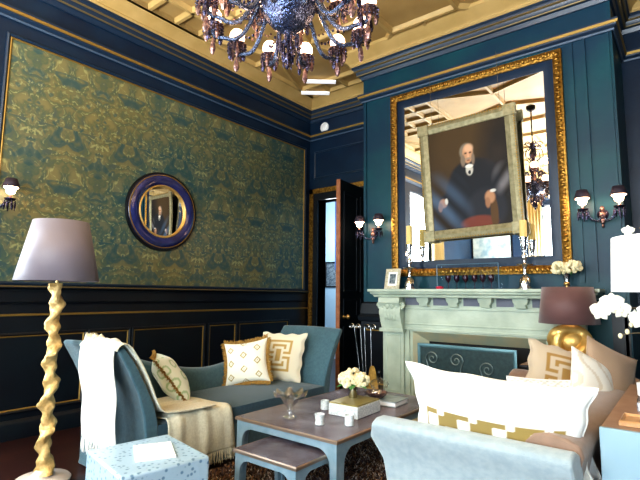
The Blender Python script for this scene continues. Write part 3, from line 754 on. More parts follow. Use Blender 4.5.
def build_arm(R, zc, dip, z0):
    pts = bez([(.10, 0, z0), (R*.45, 0, z0+.22), (R*.45, 0, dip-.10), (R*.82, 0, dip)], 16)+bez([(R*.82, 0, dip), (R*.98, 0, dip+.02), (R, 0, zc-.06), (R, 0, zc)], 6)[1:]
    a = obj('arm', MB().tube(pts, .0145, 8), 'crystal_arm', ch)
    obj('drip_cup', MB().lathe([(.012, -.005), (.05, .01), (.068, .032), (.062, .032), (.02, .01)], 16, (R, 0, zc), lambda r, z, q_: (r*(1+.06*cos(8*q_)), z)), 'crystal_light', a)
    d = MB().lathe([(0, 0), (.006, -.005), (.005, -.016), (.011, -.026), (.017, -.070), (.010, -.095), (0, -.104)], 6)
    for k in range(4 if R < .5 else 5):
        q_ = 2*PI*k/(4 if R < .5 else 5)
        if k < 2: o = obj('pendant_drop', d, 'crystal_light' if k == 0 else 'crystal', a); a_second = o
        else: o = dup(a_first if k % 2 == 0 else a_second, parent=a)
        if k == 0: a_first = o
        o.location = (R+.050*cos(q_), .050*sin(q_), zc+.022-.02*(k % 2))
    bb = MB()
    for k in range(14):
        q_ = 2*PI*k/14
        for h_ in range(3): bb.ball((R+.064*cos(q_), .064*sin(q_), zc+.02-.022*h_), .0085, 6, 4)
    for k in range(9): t_ = k/8; bb.ball((.16+(R-.2)*t_, .02, z0+.10-.13*sin(t_*PI)-.10*t_), .011, 6, 4)
    tag(obj('bead_fringe', bb, 'crystal', a), kind='stuff')
    o = dup(a_first, parent=a); o.location = (R, 0, zc-.05); o.scale = (1.3, 1.3, 1.25)
    obj('bulb', MB().lathe([(.010, .035), (.018, .045), (.024, .07), (.018, .10), (.006, .125), (0, .13)], 12, (R, 0, zc)), 'bulb', a)
    obj('glass_shade', MB().shell([(.026, .035), (.046, .05), (.056, .08), (.052, .11), (.036, .135)], 16, (R, 0, zc)), M['bulb_shade'], a)
    return a
lo = build_arm(.52, 3.12, 3.05, 3.22)
up = build_arm(.42, 3.37, 3.28, 3.36)
lo.rotation_euler = (0, 0, math.radians(147.9)); up.rotation_euler = (0, 0, math.radians(120))
for k in range(1, 12): dup(lo, rot=(0, 0, math.radians(147.9+30*k)), parent=ch)
for k in range(1, 8): dup(up, rot=(0, 0, math.radians(120+45*k)), parent=ch)
for k in range(6):
    sc_ = obj('scroll', MB().tube([(.05+.11*sin(t*.28), 0, 3.60+.28*t/12+.03*sin(t)) for t in range(13)]+[(.05+.09*cos(t*.5)*(1-t/14)+.03, 0, 3.9+.07*sin(t*.5)*(1-t/14)) for t in range(11)], .009, 6), 'crystal', ch) if k == 0 else dup(sc_, rot=(0, 0, k*PI/3), parent=ch)
ex = MB()
random.seed(3)
for k in range(90):     # swags of small beads
    a = 2*PI*(k % 30)/30; r = .12+.40*((k % 3)/2.)*random.uniform(.5, 1); z = 3.30-.20*((k % 3)/2.)+.3*random.random()
    ex.ball((r*cos(a), r*sin(a), z), random.uniform(.006, .013), 6, 4)
for k in range(12):
    a = 2*PI*k/12+.1; r = .34; 
    for s_ in range(7): ex.ball(((.15+.055*s_)*cos(a), (.15+.055*s_)*sin(a), 3.30-.10*sin(s_/6*PI)), .009, 6, 4)
tag(obj('bead_swags', ex, 'crystal_light', ch), kind='stuff')
for k in range(6):
    a = 2*PI*k/6; point('chandelier_light', (CHX+.62*cos(a), CHY+.62*sin(a), 3.46), 3.2, (1., .66, .42), .05)
for k in range(3):
    a = 2*PI*k/3+.3; point('chandelier_light', (CHX+.30*cos(a), CHY+.30*sin(a), 2.98), 2., (1., .66, .42), .05)

# ------------------------------------------------------------------ cushions
def superf(u, v, e=.0):
    a, b = abs(2*u-1), abs(2*v-1)
    return max(0., (1-a**2.6))**.55*max(0., (1-b**2.6))**.55
def cushion(name, label, loc, rot, wd, ht, th, col, N=44, cinch=.06, fringe=None, fm='fringe_gold', group=None, wav=0.):
    t = thing(name, label, 'cushion', loc, rot, group)
    def pos(sg):
        def f(u, v):
            x, z = (u-.5), (v-.5)
            k = 1-cinch*(1-(2*abs(z))**2)*abs(2*x)**2; k2 = 1-cinch*(1-(2*abs(x))**2)*abs(2*z)**2
            y = sg*th/2*superf(u, v)*(1+.05*sin(9*u+4*v)+.04*sin(14*v-6*u))
            w_ = wav*sin(u*21)*max(0, abs(2*z)-.85)/.15
            return (x*wd*k+wav*sin(v*21)*max(0, abs(2*x)-.85)/.15*(1 if x > 0 else -1), y, ht*.5+z*ht*k2+w_*(1 if z > 0 else -1))
        return f
    mb = MB().grid(pos(-1), N, N, col).grid(pos(1), N, N, col, True)
    obj('cover', mb, 'v_fabric', t, ang=80)
    f0 = pos(0)
    if fringe:
        fr = MB(); n = 150; random.seed(5)
        for i in range(n*4):
            s = i/n; e = int(s); q_ = s-e
            u, v = ((q_, 0), (1, q_), (1-q_, 1), (0, 1-q_))[e]
            nx, nz = ((0, -1), (1, 0), (0, 1), (-1, 0))[e]
            x, y, z = f0(u, v); l = fringe*random.uniform(.7, 1.25); j = random.uniform(-.4, .4); yy = random.uniform(-.016, .016)
            tx, tz = nz, -nx
            fr.tube([(x, y, z), (x+nx*l*.5+tx*j*l*.2, yy*.6, z+nz*l*.5+tz*j*l*.2), (x+nx*l+tx*j*l, yy, z+nz*l+tz*j*l)], [.004, .0045, .0025], 4)
        obj('fringe', fr, fm, t)
    else:
        pts = [f0(*uv) for uv in [(k/30, 0) for k in range(30)]+[(1, k/30) for k in range(30)]+[(1-k/30, 1) for k in range(30)]+[(0, 1-k/30) for k in range(31)]]
        mbp = MB().tube(pts, .005, 6); mbp.c = [col(.01, .01)]*len(mbp.v)
        obj('piping', mbp, 'v_fabric', t)
    return t

KEY = ["..............",
       "..##########..",
       "..#........#..",
       "..#.######.#..",
       "..#.#....#.#..",
       "..#...##...#..",
       "..###.##.###..",
       "......##......",
       "..###.##.###..",
       "..#...##...#..",
       "..#.#....#.#..",
       "..#.######.#..",
       "..#........#..",
       "..##########..",
       ".............."]
def keycol(bg, fg, inv=False):
    def f(u, v):
        if not (.12 < u < .88 and .12 < v < .88): return bg
        i = int((u-.12)/.76*14); j = int((v-.12)/.76*15)
        if inv: i, j = j*14//15, i*15//14
        return fg if KEY[min(14, max(0, j))][min(13, max(0, i))] == '#' else bg
    return f
def diamonds(bg, fg):
    def f(u, v):
        a, b = (u*3.2) % 1-.5, (v*3.2+.5*(int(u*3.2) % 2)) % 1-.5
        d = abs(a)+abs(b)
        return fg if .17 < d < .27 or d < .06 else bg
    return f
def circles(bg, fg):
    def f(u, v):
        a, b = (u*3.5) % 1-.5, (v*3.5) % 1-.5
        d = math.hypot(a, b); return fg if .22 < d < .34 else bg
    return f
def band(bg, fg):
    # greek-key band low on a white cushion
    def f(u, v):
        if .13 < u < .90 and .11 < v < .37:
            k = (u-.13)/.77*8; w_ = k % 2
            vv = (v-.11)/.26
            if w_ < .95: return fg if (vv < .22 or vv > .42) and not (w_ > .3 and .42 < vv < .62 and False) else bg
            else: return fg if vv < .22 or (.42 < vv < .72) else bg
        return bg
    return f
def plain(c): return lambda u, v: c

SEATZ = .45
cushion('cushion', 'cream cushion with a tan greek-key design against the far arm of the blue settee', (-3.50, 3.70, SEATZ-.01), (math.radians(-20), math.radians(0), math.radians(17)), .52, .52, .17, keycol((.72, .68, .54), (.46, .31, .10)), 60, wav=.008)
cushion('cushion', 'white cushion with small gold diamonds and gold fringe on the blue settee', (-3.52, 3.30, SEATZ+.01), (math.radians(-22), math.radians(-9), math.radians(36)), .46, .45, .15, diamonds((.80, .79, .68), (.34, .26, .08)), 60, cinch=.13, fringe=.034)
cushion('cushion', 'pale cushion with green rings and gold fringe leaning on the settee near arm', (-3.44, 2.53, SEATZ+.01), (math.radians(38), 0, math.radians(-34)), .46, .46, .20, circles((.78, .84, .74), (.40, .58, .36)), 60, fringe=.032)

# ------------------------------------------------------------------ left settee
stt = thing('settee', 'blue-grey linen settee with high flared ends and a low curved back', 'sofa', (-3.40, 2.92, 0))
X0, X1 = -.44, .40            # back .. front (local x)
YA = -.92                      # near end inner edge; far end mirrored at +.92+...
def end_profile():
    outer = [(-1.10, .03), (-1.06, .18), (-1.04, .34), (-1.06, .50), (-1.11, .66), (-1.19, .82), (-1.26, .94), (-1.275, .97)]
    top = [(-1.26, .99), (-1.23, .985)]
    inner = [(-1.15, .88), (-1.06, .72), (-.99, .58), (-.95, .45), (-.94, .30), (-.94, .03)]
    return outer+top+inner
ep = end_profile()
def endmesh(sg):
    mb = MB(); n = 12
    def f(u, k):
        x = X0+(X1-X0)*u; y, z = ep[k]
        z2 = z*(1+.012*sin(u*PI)); 
        return (x, sg*y, z2)
    vs = [f(i/n, k) for i in range(n+1) for k in range(len(ep))]; K = len(ep)
    fs = [(i*K+k, i*K+(k+1) % K, (i+1)*K+(k+1) % K, (i+1)*K+k) for i in range(n) for k in range(K)]
    fs += [tuple(range(K)), tuple(n*K+k for k in range(K-1, -1, -1))]
    return mb.add(vs, fs)
for sg in (1, -1):
    obj('arm', endmesh(sg), 'blue_fabric', stt, bevel=.012, ang=50)
Y0s, Y1s = -.95, .95
obj('seat', MB().grid(lambda u, v: (X0+.06+(X1-X0-.06)*u, Y0s+(Y1s-Y0s)*v, .43+.025*(1-(2*u-1)**4)*(1-(2*v-1)**8)), 20, 30)
    .box(X0+.05, X1, Y0s, Y1s, .30, .43), 'seat_fabric', stt, bevel=.0)
obj('seat_front', MB().box(X0+.04, X1-.005, Y0s, Y1s, .035, .425), 'blue_fabric', stt, bevel=.02)
def backmesh():
    mb = MB(); n = 40
    def zt(y):
        t = (y-(-1.2))/2.4
        lo_ = .63; k = abs((t-.55)/.5)
        return min(.97, lo_+.34*min(1, k**1.7))
    for i in range(n):
        pass
    vs = []
    for i in range(n+1):
        y = -1.04+2.12*i/n; h = zt(y); o = .05*max(0, (h-.63)/.34)
        vs += [(X0-.05-o, y, .03), (X0-.06-o, y, h-.04), (X0-.04-o, y, h-.005), (X0-.01-o*.5, y, h), (X0+.04-o*.5, y, h-.01), (X0+.07, y, h-.05), (X0+.10, y, .40), (X0+.10, y, .03)]
    K = 8
    fs = [(i*K+k, i*K+(k+1) % K, (i+1)*K+(k+1) % K, (i+1)*K+k) for i in range(n) for k in range(K)]
    fs += [tuple(range(K)), tuple(n*K+k for k in range(K-1, -1, -1))]
    return mb.add(vs, fs)
obj('backrest', backmesh(), 'blue_fabric', stt, ang=60)
for (x, y) in ((X0+.03, -1.02), (X1-.04, -1.02), (X0+.03, 1.04), (X1-.04, 1.04)):
    obj('leg', MB().lathe([(.018, 0), (.026, .035)], 10, (x, y, 0)), 'iron', stt)

# throws on the near end
def drape(name, label, path, tdir, w0, w1, m, amp, fringe_lo=True, fringe_hi=False, nu=60, nv=34, seed=1, side=None, t_at=None):
    """path: list of 3D points (centre line start edge); t varies w0..w1 along tdir(axis)"""
    P = [Vector(p) for p in path]
    L = [0]
    for a, b in zip(P, P[1:]): L.append(L[-1]+(b-a).length)
    def at(s):
        d = s*L[-1]
        for i in range(len(P)-1):
            if d <= L[i+1] or i == len(P)-2:
                t = (d-L[i])/(L[i+1]-L[i]); tt = max(0, min(1, t))
                return P[i].lerp(P[i+1], tt), (P[i+1]-P[i]).normalized()
    rnd = random.Random(seed); ph = [rnd.uniform(0, 6) for _ in range(6)]
    td = Vector(tdir)
    def f(u, v):
        p, t = at(u)
        p2, t2 = at(max(0, u-.03)); p3, t3 = at(min(1, u+.03)); p = (p+p2+p3)/3; t = (t2+t3).normalized()
        n = td.cross(t)
        a, b = (t_at(u) if t_at else (w0, w1))
        w = a+(b-a)*v
        d = amp*(.5+.5*sin(v*17+ph[0]+u*2))+amp*.7*(.5+.5*sin(v*31+ph[1]+sin(u*5)*1.5))+amp*.5*sin(u*13+v*6+ph[2])*abs(sin(u*PI))
        return p+td*w+n*(d+.006)
    t_ = thing(name, label, 'throw')
    obj('cloth', MB().grid(lambda u, v: tuple(f(u, v)), nu, nv), m, t_, solid=.008, ang=80)
    fr = MB()
    for on, uu in ((fringe_lo, 0.), (fringe_hi, 1.)):
        if not on: continue
        for k in range(90):
            v = k/89; p = f(uu, v); l = rnd.uniform(.07, .11)
            e = p+Vector((rnd.uniform(-.012, .012), rnd.uniform(-.012, .012), -l)); mid = (p+e)/2+Vector((rnd.uniform(-.006, .006), rnd.uniform(-.006, .006), 0))
            fr.tube([p, mid, e], [.0035, .003, .002], 4)
    if fr.v: obj('fringe', fr, m, t_)
    return t_
# outer profile of the near arm in world y,z (offset a little)
yo = lambda y: 2.92+y
out_path = [(0, yo(-1.055), .30), (0, yo(-1.07), .50), (0, yo(-1.13), .67), (0, yo(-1.21), .83), (0, yo(-1.285), .955), (0, yo(-1.275), 1.005), (0, yo(-1.225), 1.005), (0, yo(-1.14), .88), (0, yo(-1.05), .72), (0, yo(-.98), .58), (0, yo(-.93), .50), (0, yo(-.75), .475), (0, yo(-.45), .475)]
drape('throw_blanket', 'knitted throw in a window-lit tint with a long fringe hanging over the settee near arm', [(0, yo(-1.235), .34), (0, yo(-1.25), .60), (0, yo(-1.275), .85), (0, yo(-1.29), .955), (0, yo(-1.275), 1.005), (0, yo(-1.225), 1.005), (0, yo(-1.14), .88)], (1, 0, 0), -3.46, -3.02, 'knit_daylit', .020, seed=2, fringe_lo=True)
drape('throw_blanket', 'cream knitted throw spread down inside the near arm and over the settee seat', out_path[4:], (1, 0, 0), -3.5, -2.985, 'knit', .010, seed=5, fringe_lo=False, t_at=lambda u: (-3.52, -2.975))
front = [(-2.955, 0, .13), (-2.955, 0, .28), (-2.965, 0, .42), (-2.985, 0, .475), (-3.05, 0, .485), (-3.30, 0, .485), (-3.55, 0, .488)]
th2 = drape('throw_tmp', 'x', front, (0, -1, 0), -2.70, -2.10, 'knit', .014, seed=9, fringe_lo=True, t_at=lambda u: (-2.62+.10*u-.05*(1-u), -2.02-.03*(1-u)))
rootc = [o for o in COL.objects if o.name.startswith('throw_blanket') and 'cream' in o.get('label', '')][0]
for c_ in list(th2.children):
    c_.parent = rootc
    if c_.name.startswith('cloth'): c_.name = 'cloth_fold'
bpy.data.objects.remove(th2)
# a bunched knot of cloth on top of the arm
kn = MB(); random.seed(11)
for k in range(6):
    a = random.uniform(0, 6); kn.tube([(-3.50+.03*k, 1.665+.015*sin(k), 1.0), (-3.49+.03*k, 1.68+.02*cos(a), 1.035+.015*random.random()), (-3.46+.03*k, 1.71, 1.01)], [.02, .022, .015], 8)
obj('gathered_fold', kn, 'knit', rootc)

# ------------------------------------------------------------------ rug
rug = thing('shag_rug', 'dark brown shag rug flecked with white under the coffee table', 'rug', (0, 0, 0))
RX0, RX1, RY0, RY1 = -2.93, -1.15, 1.80, 4.45
obj('backing', MB().box(RX0, RX1, RY0, RY1, .0, .012), mat('rug_backing', (.02, .012, .01), .95), rug, smooth=False)
pile_m = vmat('shag_pile', .6)
rg_ = MB(); rr = random.Random(4)
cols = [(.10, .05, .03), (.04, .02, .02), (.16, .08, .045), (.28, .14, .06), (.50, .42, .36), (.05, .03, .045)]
vs = []; fs_ = []; cs_ = []
for k in range(30000):
    x = rr.uniform(RX0, RX1); y = rr.uniform(RY0, RY1); a = rr.uniform(0, 2*PI); l = rr.uniform(.02, .045); h = rr.uniform(.02, .045)
    dx, dy = cos(a)*l, sin(a)*l; px, py = -sin(a)*.0045, cos(a)*.0045
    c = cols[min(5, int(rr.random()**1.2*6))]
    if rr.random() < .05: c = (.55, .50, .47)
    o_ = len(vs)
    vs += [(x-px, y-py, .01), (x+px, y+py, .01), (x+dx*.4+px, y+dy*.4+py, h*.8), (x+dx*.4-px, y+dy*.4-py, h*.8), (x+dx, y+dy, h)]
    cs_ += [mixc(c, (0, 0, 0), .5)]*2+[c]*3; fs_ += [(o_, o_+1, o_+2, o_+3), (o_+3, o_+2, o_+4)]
rg_.add(vs, fs_, cs_)
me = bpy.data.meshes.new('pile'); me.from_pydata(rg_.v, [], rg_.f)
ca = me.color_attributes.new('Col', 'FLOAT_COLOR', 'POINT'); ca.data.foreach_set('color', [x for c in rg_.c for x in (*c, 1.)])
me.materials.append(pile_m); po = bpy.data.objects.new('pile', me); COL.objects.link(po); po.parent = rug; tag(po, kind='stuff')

# ------------------------------------------------------------------ nest of tables
def ptable(name, label, x0, x1, y0, y1, h, lw=.055, ap=.05, arch=.10):
    t = thing(name, label, 'table', ((x0+x1)/2, (y0+y1)/2, 0))
    a, b = (x1-x0)/2, (y1-y0)/2
    obj('tabletop', MB().box(-a+.012, a-.012, -b+.012, b-.012, h-.018, h), 'table_top', t, smooth=False)
    obj('rim', MB().frame(-a, a, -b, b, .014, lambda p, q_, d: (p, q_, h-.022+d), .023), 'table_edge', t)
    def side(L):     # 2D outline of arched apron with legs; used on each side
        n = 8; pts = [(-L, 0), (-L+lw*.8, 0), (-L+lw, h-.02-ap-arch)]
        pts += [(-L+lw+arch*(1-cos(k/n*PI/2)), h-.02-ap-arch+arch*sin(k/n*PI/2)) for k in range(1, n+1)]
        pts += [(-x_, z_) for x_, z_ in pts[::-1]]
        return pts+[(L, h-.02), (-L, h-.02)]
    for sg in (-1, 1):
        obj('apron_frame', MB().prism(side(a-.012), lambda p, q_, d: (p, sg*(b-.012)-sg*.03*d, q_)), 'table_frame', t, smooth=False, bevel=.002)
        obj('apron_frame', MB().prism(side(b-.043), lambda p, q_, d: (sg*(a-.0125)-sg*.03*d, p, q_)), 'table_frame', t, smooth=False, bevel=.002)
    return t
rz_ = .035
ct = ptable('coffee_table', 'long hammered metal coffee table with arched pale blue frame', -2.72, -1.78, 2.43, 3.97, .45-rz_*0)
nt_ = ptable('nesting_table', 'low nesting table pulled half out from under the coffee table', -2.42, -1.87, 2.15, 2.62, .35, .045, .04, .08)

TZ = .4515
# glass compote
cp = thing('glass_compote', 'footed clear glass bowl with a ruffled rim on the coffee table', 'bowl', (-2.38, 2.66, TZ))
def ruf(r, z, a):
    k = max(0, (r-.05)/.07); return (r*(1+.05*k*cos(8*a)), z+.018*k*k*cos(8*a))
obj('foot', MB().lathe([(0, 0), (.05, 0), (.052, .006), (.03, .014), (.012, .022), (.012, .03), (.02, .045), (.022, .055), (.012, .068), (.016, .08)], 24), 'glass', cp)
obj('bowl', MB().lathe([(.012, .078), (.03, .085), (.05, .105), (.062, .13), (.085, .155), (.122, .172), (.126, .176), (.12, .177), (.083, .162), (.058, .135), (.045, .112), (.025, .092), (0, .088)], 48, fn=ruf), 'glass', cp)

def cupf(loc, label, kind=0):
    t = thing('candle_cup', label, 'cup', loc, (0, 0, 0), 'small white tealight cups on the coffee table')
    if kind: prof = [(.030, 0), (.034, .004), (.028, .028), (.033, .055), (.036, .072), (.031, .072), (.026, .06), (.024, .03), (0, .03)]
    else: prof = [(.030, 0), (.033, .003), (.033, .068), (.030, .070), (.027, .066), (.026, .03), (0, .03)]
    obj('cup', MB().lathe(prof, 20), 'cup', t); obj('candle', MB().lathe([(0, .03), (.02, .03), (.02, .045), (0, .046)], 14), 'wax', t)
cupf((-2.34, 3.03, TZ), 'small white cup left of the flower box on the coffee table')
cupf((-2.10, 2.66, TZ), 'waisted white cup nearest the table corner on the coffee table', 1)
cupf((-1.93, 2.78, TZ), 'straight white cup in front of the flower box on the coffee table')

# mosaic box
bx = thing('mosaic_box', 'white mosaic box with a brass lid on the coffee table', 'box', (-2.10, 3.10, TZ), (0, 0, math.radians(2)))
obj('box_body', MB().box(-.13, .13, -.17, .17, 0, .085), 'cup', bx, smooth=False, bevel=.004)
obj('lid', MB().box(-.125, .125, -.165, .165, .085, .094), mat('olive_brass', (.38, .32, .12), .4, .4), bx, smooth=False)
# vase with cream flowers
def bloom(mb, c, R, n, rr_, pr=.018):
    for k in range(n):
        z = rr_.uniform(-.8, 1); a = rr_.uniform(0, 2*PI); q_ = math.sqrt(max(0, 1-z*z))
        mb.ball((c[0]+R*q_*cos(a), c[1]+R*q_*sin(a), c[2]+R*.92*z), (pr*rr_.uniform(.7, 1.2), pr*rr_.uniform(.7, 1.2), pr*.9), 6, 4)
fv = thing('flower_vase', 'silver vase of cream hydrangeas on the coffee table box', 'vase of flowers', (-2.16, 3.16, TZ+.095))
obj('vase', MB().lathe([(0, 0), (.032, 0), (.034, .004), (.036, .10), (.034, .10), (.03, .02), (0, .018)], 20), 'steel', fv)
b_ = MB(); r9 = random.Random(2)
for (x, y, z, R) in ((0, 0, .15, .075), (-.07, 0, .135, .05), (.065, .02, .14, .055), (0, -.05, .13, .05)): bloom(b_, (x, y, z), R, 60, r9)
obj('flowers', b_, 'petal_cream', fv)
lf_ = MB()
for a in (0, .9, 2., 3.1, 4., 5.2): lf_.grid(lambda u, v: ((.03+.10*u)*cos(a)-(v-.5)*.06*sin(PI*u)*sin(a), (.03+.10*u)*sin(a)+(v-.5)*.06*sin(PI*u)*cos(a), .11-.03*u*u+.01*sin(v*3)), 6, 3)
obj('leaves', lf_, 'leaf', fv)
# book and glass dish
bk = thing('book', 'silver-grey book lying flat on the far end of the coffee table', 'book', (-2.11, 3.55, TZ), (0, 0, math.radians(3)))
obj('cover', MB().box(-.17, .17, -.12, .12, 0, .006).box(-.17, .17, -.12, .12, .034, .04).box(-.17, -.164, -.12, .12, 0, .04), 'book', bk, smooth=False); obj('pages', MB().box(-.164, .165, -.115, .115, .006, .034), 'paper', bk, smooth=False)
gd = thing('glass_dish', 'small cut glass dish on the grey book', 'dish', (-2.15, 3.50, TZ+.041))
obj('dish', MB().lathe([(0, 0), (.05, 0), (.075, .02), (.095, .045), (.09, .05), (.07, .028), (.045, .01), (0, .008)], 24, fn=lambda r, z, a: (r*(1+.05*cos(12*a)), z)), M['crystal_light'], gd)
s_ = MB(); 
for k in range(7): s_.ball((.03*cos(k), .03*sin(k), .035+.01*(k % 2)), .02, 8, 6)
obj('glass_pebbles', s_, 'silver', gd)
# decanter
dc = thing('decanter', 'cut glass decanter with a dark stopper at the far end of the coffee table', 'decanter', (-2.34, 3.86, TZ))
obj('body', MB().lathe([(0, 0), (.045, 0), (.05, .006), (.04, .02), (.07, .045), (.085, .08), (.07, .11), (.035, .125), (.018, .135), (.018, .15), (0, .15)], 24, fn=lambda r, z, a: (r*(1+.04*cos(12*a)), z)), clear('tinted_cut_glass', (1, .98, .92), .25), dc)
obj('stopper', MB().lathe([(.01, .15), (.016, .158), (.01, .166), (.02, .18), (.016, .20), (0, .205)], 14), 'iron', dc)

# ------------------------------------------------------------------ ottoman
ot = thing('ottoman', 'square ottoman in pale blue spotted hide near the floor lamp', 'ottoman', (-2.485, 1.57, 0), (0, 0, math.radians(-9.5)))
obj('body', MB().box(-.275, .275, -.245, .245, .03, .45), 'leopard', ot, smooth=True, bevel=.014)
obj('plinth', MB().box(-.25, .25, -.22, .22, 0, .03), 'iron', ot, smooth=False)
pp = thing('magazine', 'white magazine lying on the spotted ottoman', 'magazine', (-2.465, 1.60, .4515), (0, 0, math.radians(-28)))
obj('cover', MB().box(-.14, .14, -.105, .105, .0, .008), 'paper', pp, smooth=False)
obj('pages', MB().box(-.137, .137, -.102, .102, .0015, .0065), 'white', pp, smooth=False)

# ------------------------------------------------------------------ floor lamp
fl1 = thing('floor_lamp', 'tall floor lamp with a twisted giltwood pole and silvery mauve shade', 'floor lamp', (-3.735, 1.53, 0))
tiltx, tilty = .0, .0
obj('base', MB().lathe([(.18, 0), (.185, .02), (.17, .035), (.09, .045), (.07, .06), (.045, .09)], 28), 'base_pink', fl1)
pole = MB(); N_ = 150
vs = []
n = 14
for i in range(N_+1):
    t = i/N_; z = .06+1.36*t
    ang = t*PI*9.5; 
    cxk, cyk = .012*cos(ang), .012*sin(ang)
    knot = 1+.22*math.exp(-((t*7.3 % 1-.5)/.14)**2)
    for k in range(n):
        a = 2*PI*k/n; r = .042*(1+.28*cos(2*(a-ang*1.0)))*(1+.10*sin(5*a+i*.35))*knot*(1-.12*t)
        if t < .05: r *= 1.5-.5*t/.05
        vs.append((cxk+r*cos(a), cyk+r*sin(a), z))
fs = [(i*n+k, i*n+(k+1) % n, (i+1)*n+(k+1) % n, (i+1)*n+k) for i in range(N_) for k in range(n)]+[tuple(range(n-1, -1, -1)), tuple(N_*n+k for k in range(n))]
pole.add(vs, fs); obj('pole', pole, 'cream_pole', fl1, ang=70)
obj('socket', MB().tube([(0, 0, 1.40), (0, 0, 1.52)], .012, 10), 'brass', fl1)
obj('lamp_shade', MB().shell([(.285, 1.435), (.190, 1.885)], 48), 'shade_silk', fl1, solid=.004)
obj('bulb', MB().ball((0, 0, 1.57), (.03, .03, .045)), 'white', fl1)

# ------------------------------------------------------------------ right sofa
rs = thing('sofa', 'taupe linen sofa seen from behind its near arm, tinted as daylit', 'sofa', (-.83, 3.25, 0), (0, 0, math.radians(-1.5)))
# local: x -.45 (front) .. +.43 (outer back), y -1.12 .. 1.17
def arm_prof(sg):
    o = [(-1.03, .04), (-1.02, .18), (-1.00, .34), (-1.02, .50), (-1.08, .62), (-1.12, .68), (-1.12, .705), (-1.09, .725), (-1.03, .725), (-.97, .70), (-.93, .62), (-.92, .45), (-.92, .04)]
    return [(sg*-y if sg > 0 else y, z) for y, z in o] if sg < 0 else [(-y, z) for y, z in o]
def rs_arm(sg, m):
    mb = MB(); P = arm_prof(sg); n = 10; K = len(P)
    xs = [-.45+(.90 if sg < 0 else .72)*i/n for i in range(n+1)]
    def sc(i):  # flare at the front end
        t = i/n; return .02*(1-t)**2
    vs = [(x-.05*math.exp(-((z-.6)/.12)**2)*(1 if i == 0 else (.4 if i == 1 else 0)), y+(sc(i) if sg > 0 else -sc(i)), z) for i, x in enumerate(xs) for y, z in P]
    fs = [(i*K+k, i*K+(k+1) % K, (i+1)*K+(k+1) % K, (i+1)*K+k) for i in range(n) for k in range(K)]+[tuple(range(K)), tuple(n*K+k for k in range(K-1, -1, -1))]
    mb.add(vs, fs); return obj('arm', mb, m, rs, bevel=.012, ang=50)
rs_arm(-1, 'daylit_linen')['label'] = 'near arm in daylight-tinted linen'
rs_arm(1, 'taupe')
bkp = [(.25, .05), (.25, .45), (.22, .66), (.23, .72), (.27, .755), (.33, .765), (.40, .755), (.455, .73), (.465, .69), (.44, .62), (.40, .45), (.38, .20), (.38, .05)]
def rb_(u, k):
    y = -.98+2.12*u; x, z = bkp[k]
    return (x, y, z+.006*sin(u*9))
mb = MB(); n = 26; K = len(bkp)
mb.add([rb_(i/n, k) for i in range(n+1) for k in range(K)], [(i*K+k, i*K+(k+1) % K, (i+1)*K+(k+1) % K, (i+1)*K+k) for i in range(n) for k in range(K)]+[tuple(range(K)), tuple(n*K+k for k in range(K-1, -1, -1))])
obj('backrest', mb, 'taupe', rs, bevel=.012, ang=60)
obj('seat_base', MB().box(-.44, .27, -.95, .95, .05, .30), 'taupe', rs, bevel=.02)
for k in range(2): obj('seat_cushion', MB().box(-.46, .25, -.93+.935*k, -.005+.935*k, .30, .44), 'taupe', rs, bevel=.035)
for (x, y) in ((-.38, -.95), (-.38, .95), (.33, -.95), (.33, .95)): obj('leg', MB().lathe([(.02, 0), (.03, .06)], 10, (x, y, 0)), 'iron', rs)

WHT = (.88, .88, .84); GLD = (.42, .30, .08)
def big_col(u, v):
    if .12 < u < .90 and .36 < v < .64:
        k = ((u-.12)/.78*4.0) % 1; vv = (v-.36)/.28
        if .08 < k < .42: return WHT if .35 < vv < .80 else GL2
        if .42 <= k < .60: return WHT if vv < .35 or vv > .80 else GL2
        if .60 <= k < .92: return WHT if .0 < vv < .45 else GL2
        return GL2 if vv > .3 else WHT
    return WHT
GL2 = (.27, .19, .055)
cushion('cushion', 'big white cushion with a gold greek-key band against the sofa near arm', (-.81, 2.44, .505), (math.radians(17), math.radians(3), math.radians(6)), .86, .50, .24, big_col, 72, cinch=.12, wav=.006)
cushion('cushion', 'plain white cushion tucked behind the big greek-key cushion', (-.62, 2.66, .47), (math.radians(24), math.radians(-6), math.radians(-12)), .50, .46, .15, plain((.84, .86, .86)), 30)
def lace(u, v):
    d = (sin(u*70)*sin(v*70)+.6*sin(u*31+2)*sin(v*29)); return (.85, .85, .82) if d > -.2 else (.60, .62, .60)
cushion('cushion', 'white lacy cushion lying low in the middle of the taupe sofa', (-.78, 3.32, .47), (math.radians(-16), 0, math.radians(20)), .44, .36, .15, lace, 60)
cushion('cushion', 'beige cushion with a tan greek-key design at the far end of the taupe sofa', (-.77, 3.66, .54), (math.radians(-26), math.radians(14), math.radians(24)), .50, .50, .16, keycol((.50, .42, .32), (.32, .19, .055)), 60, wav=.008)
def leafp(u, v):
    return (.80, .78, .72) if sin(u*16+3*sin(v*9)) > -.75 else (.66, .60, .50)
cushion('cushion', 'white damask cushion with a small gold button beside the beige key cushion', (-.54, 3.44, .56), (math.radians(-20), math.radians(24), math.radians(52)), .34, .46, .14, leafp, 44)
cushion('cushion', 'plain taupe cushion standing behind the white damask cushion', (-.49, 3.62, .56), (math.radians(-14), math.radians(24), math.radians(50)), .42, .50, .12, plain((.40, .28, .19)), 30)

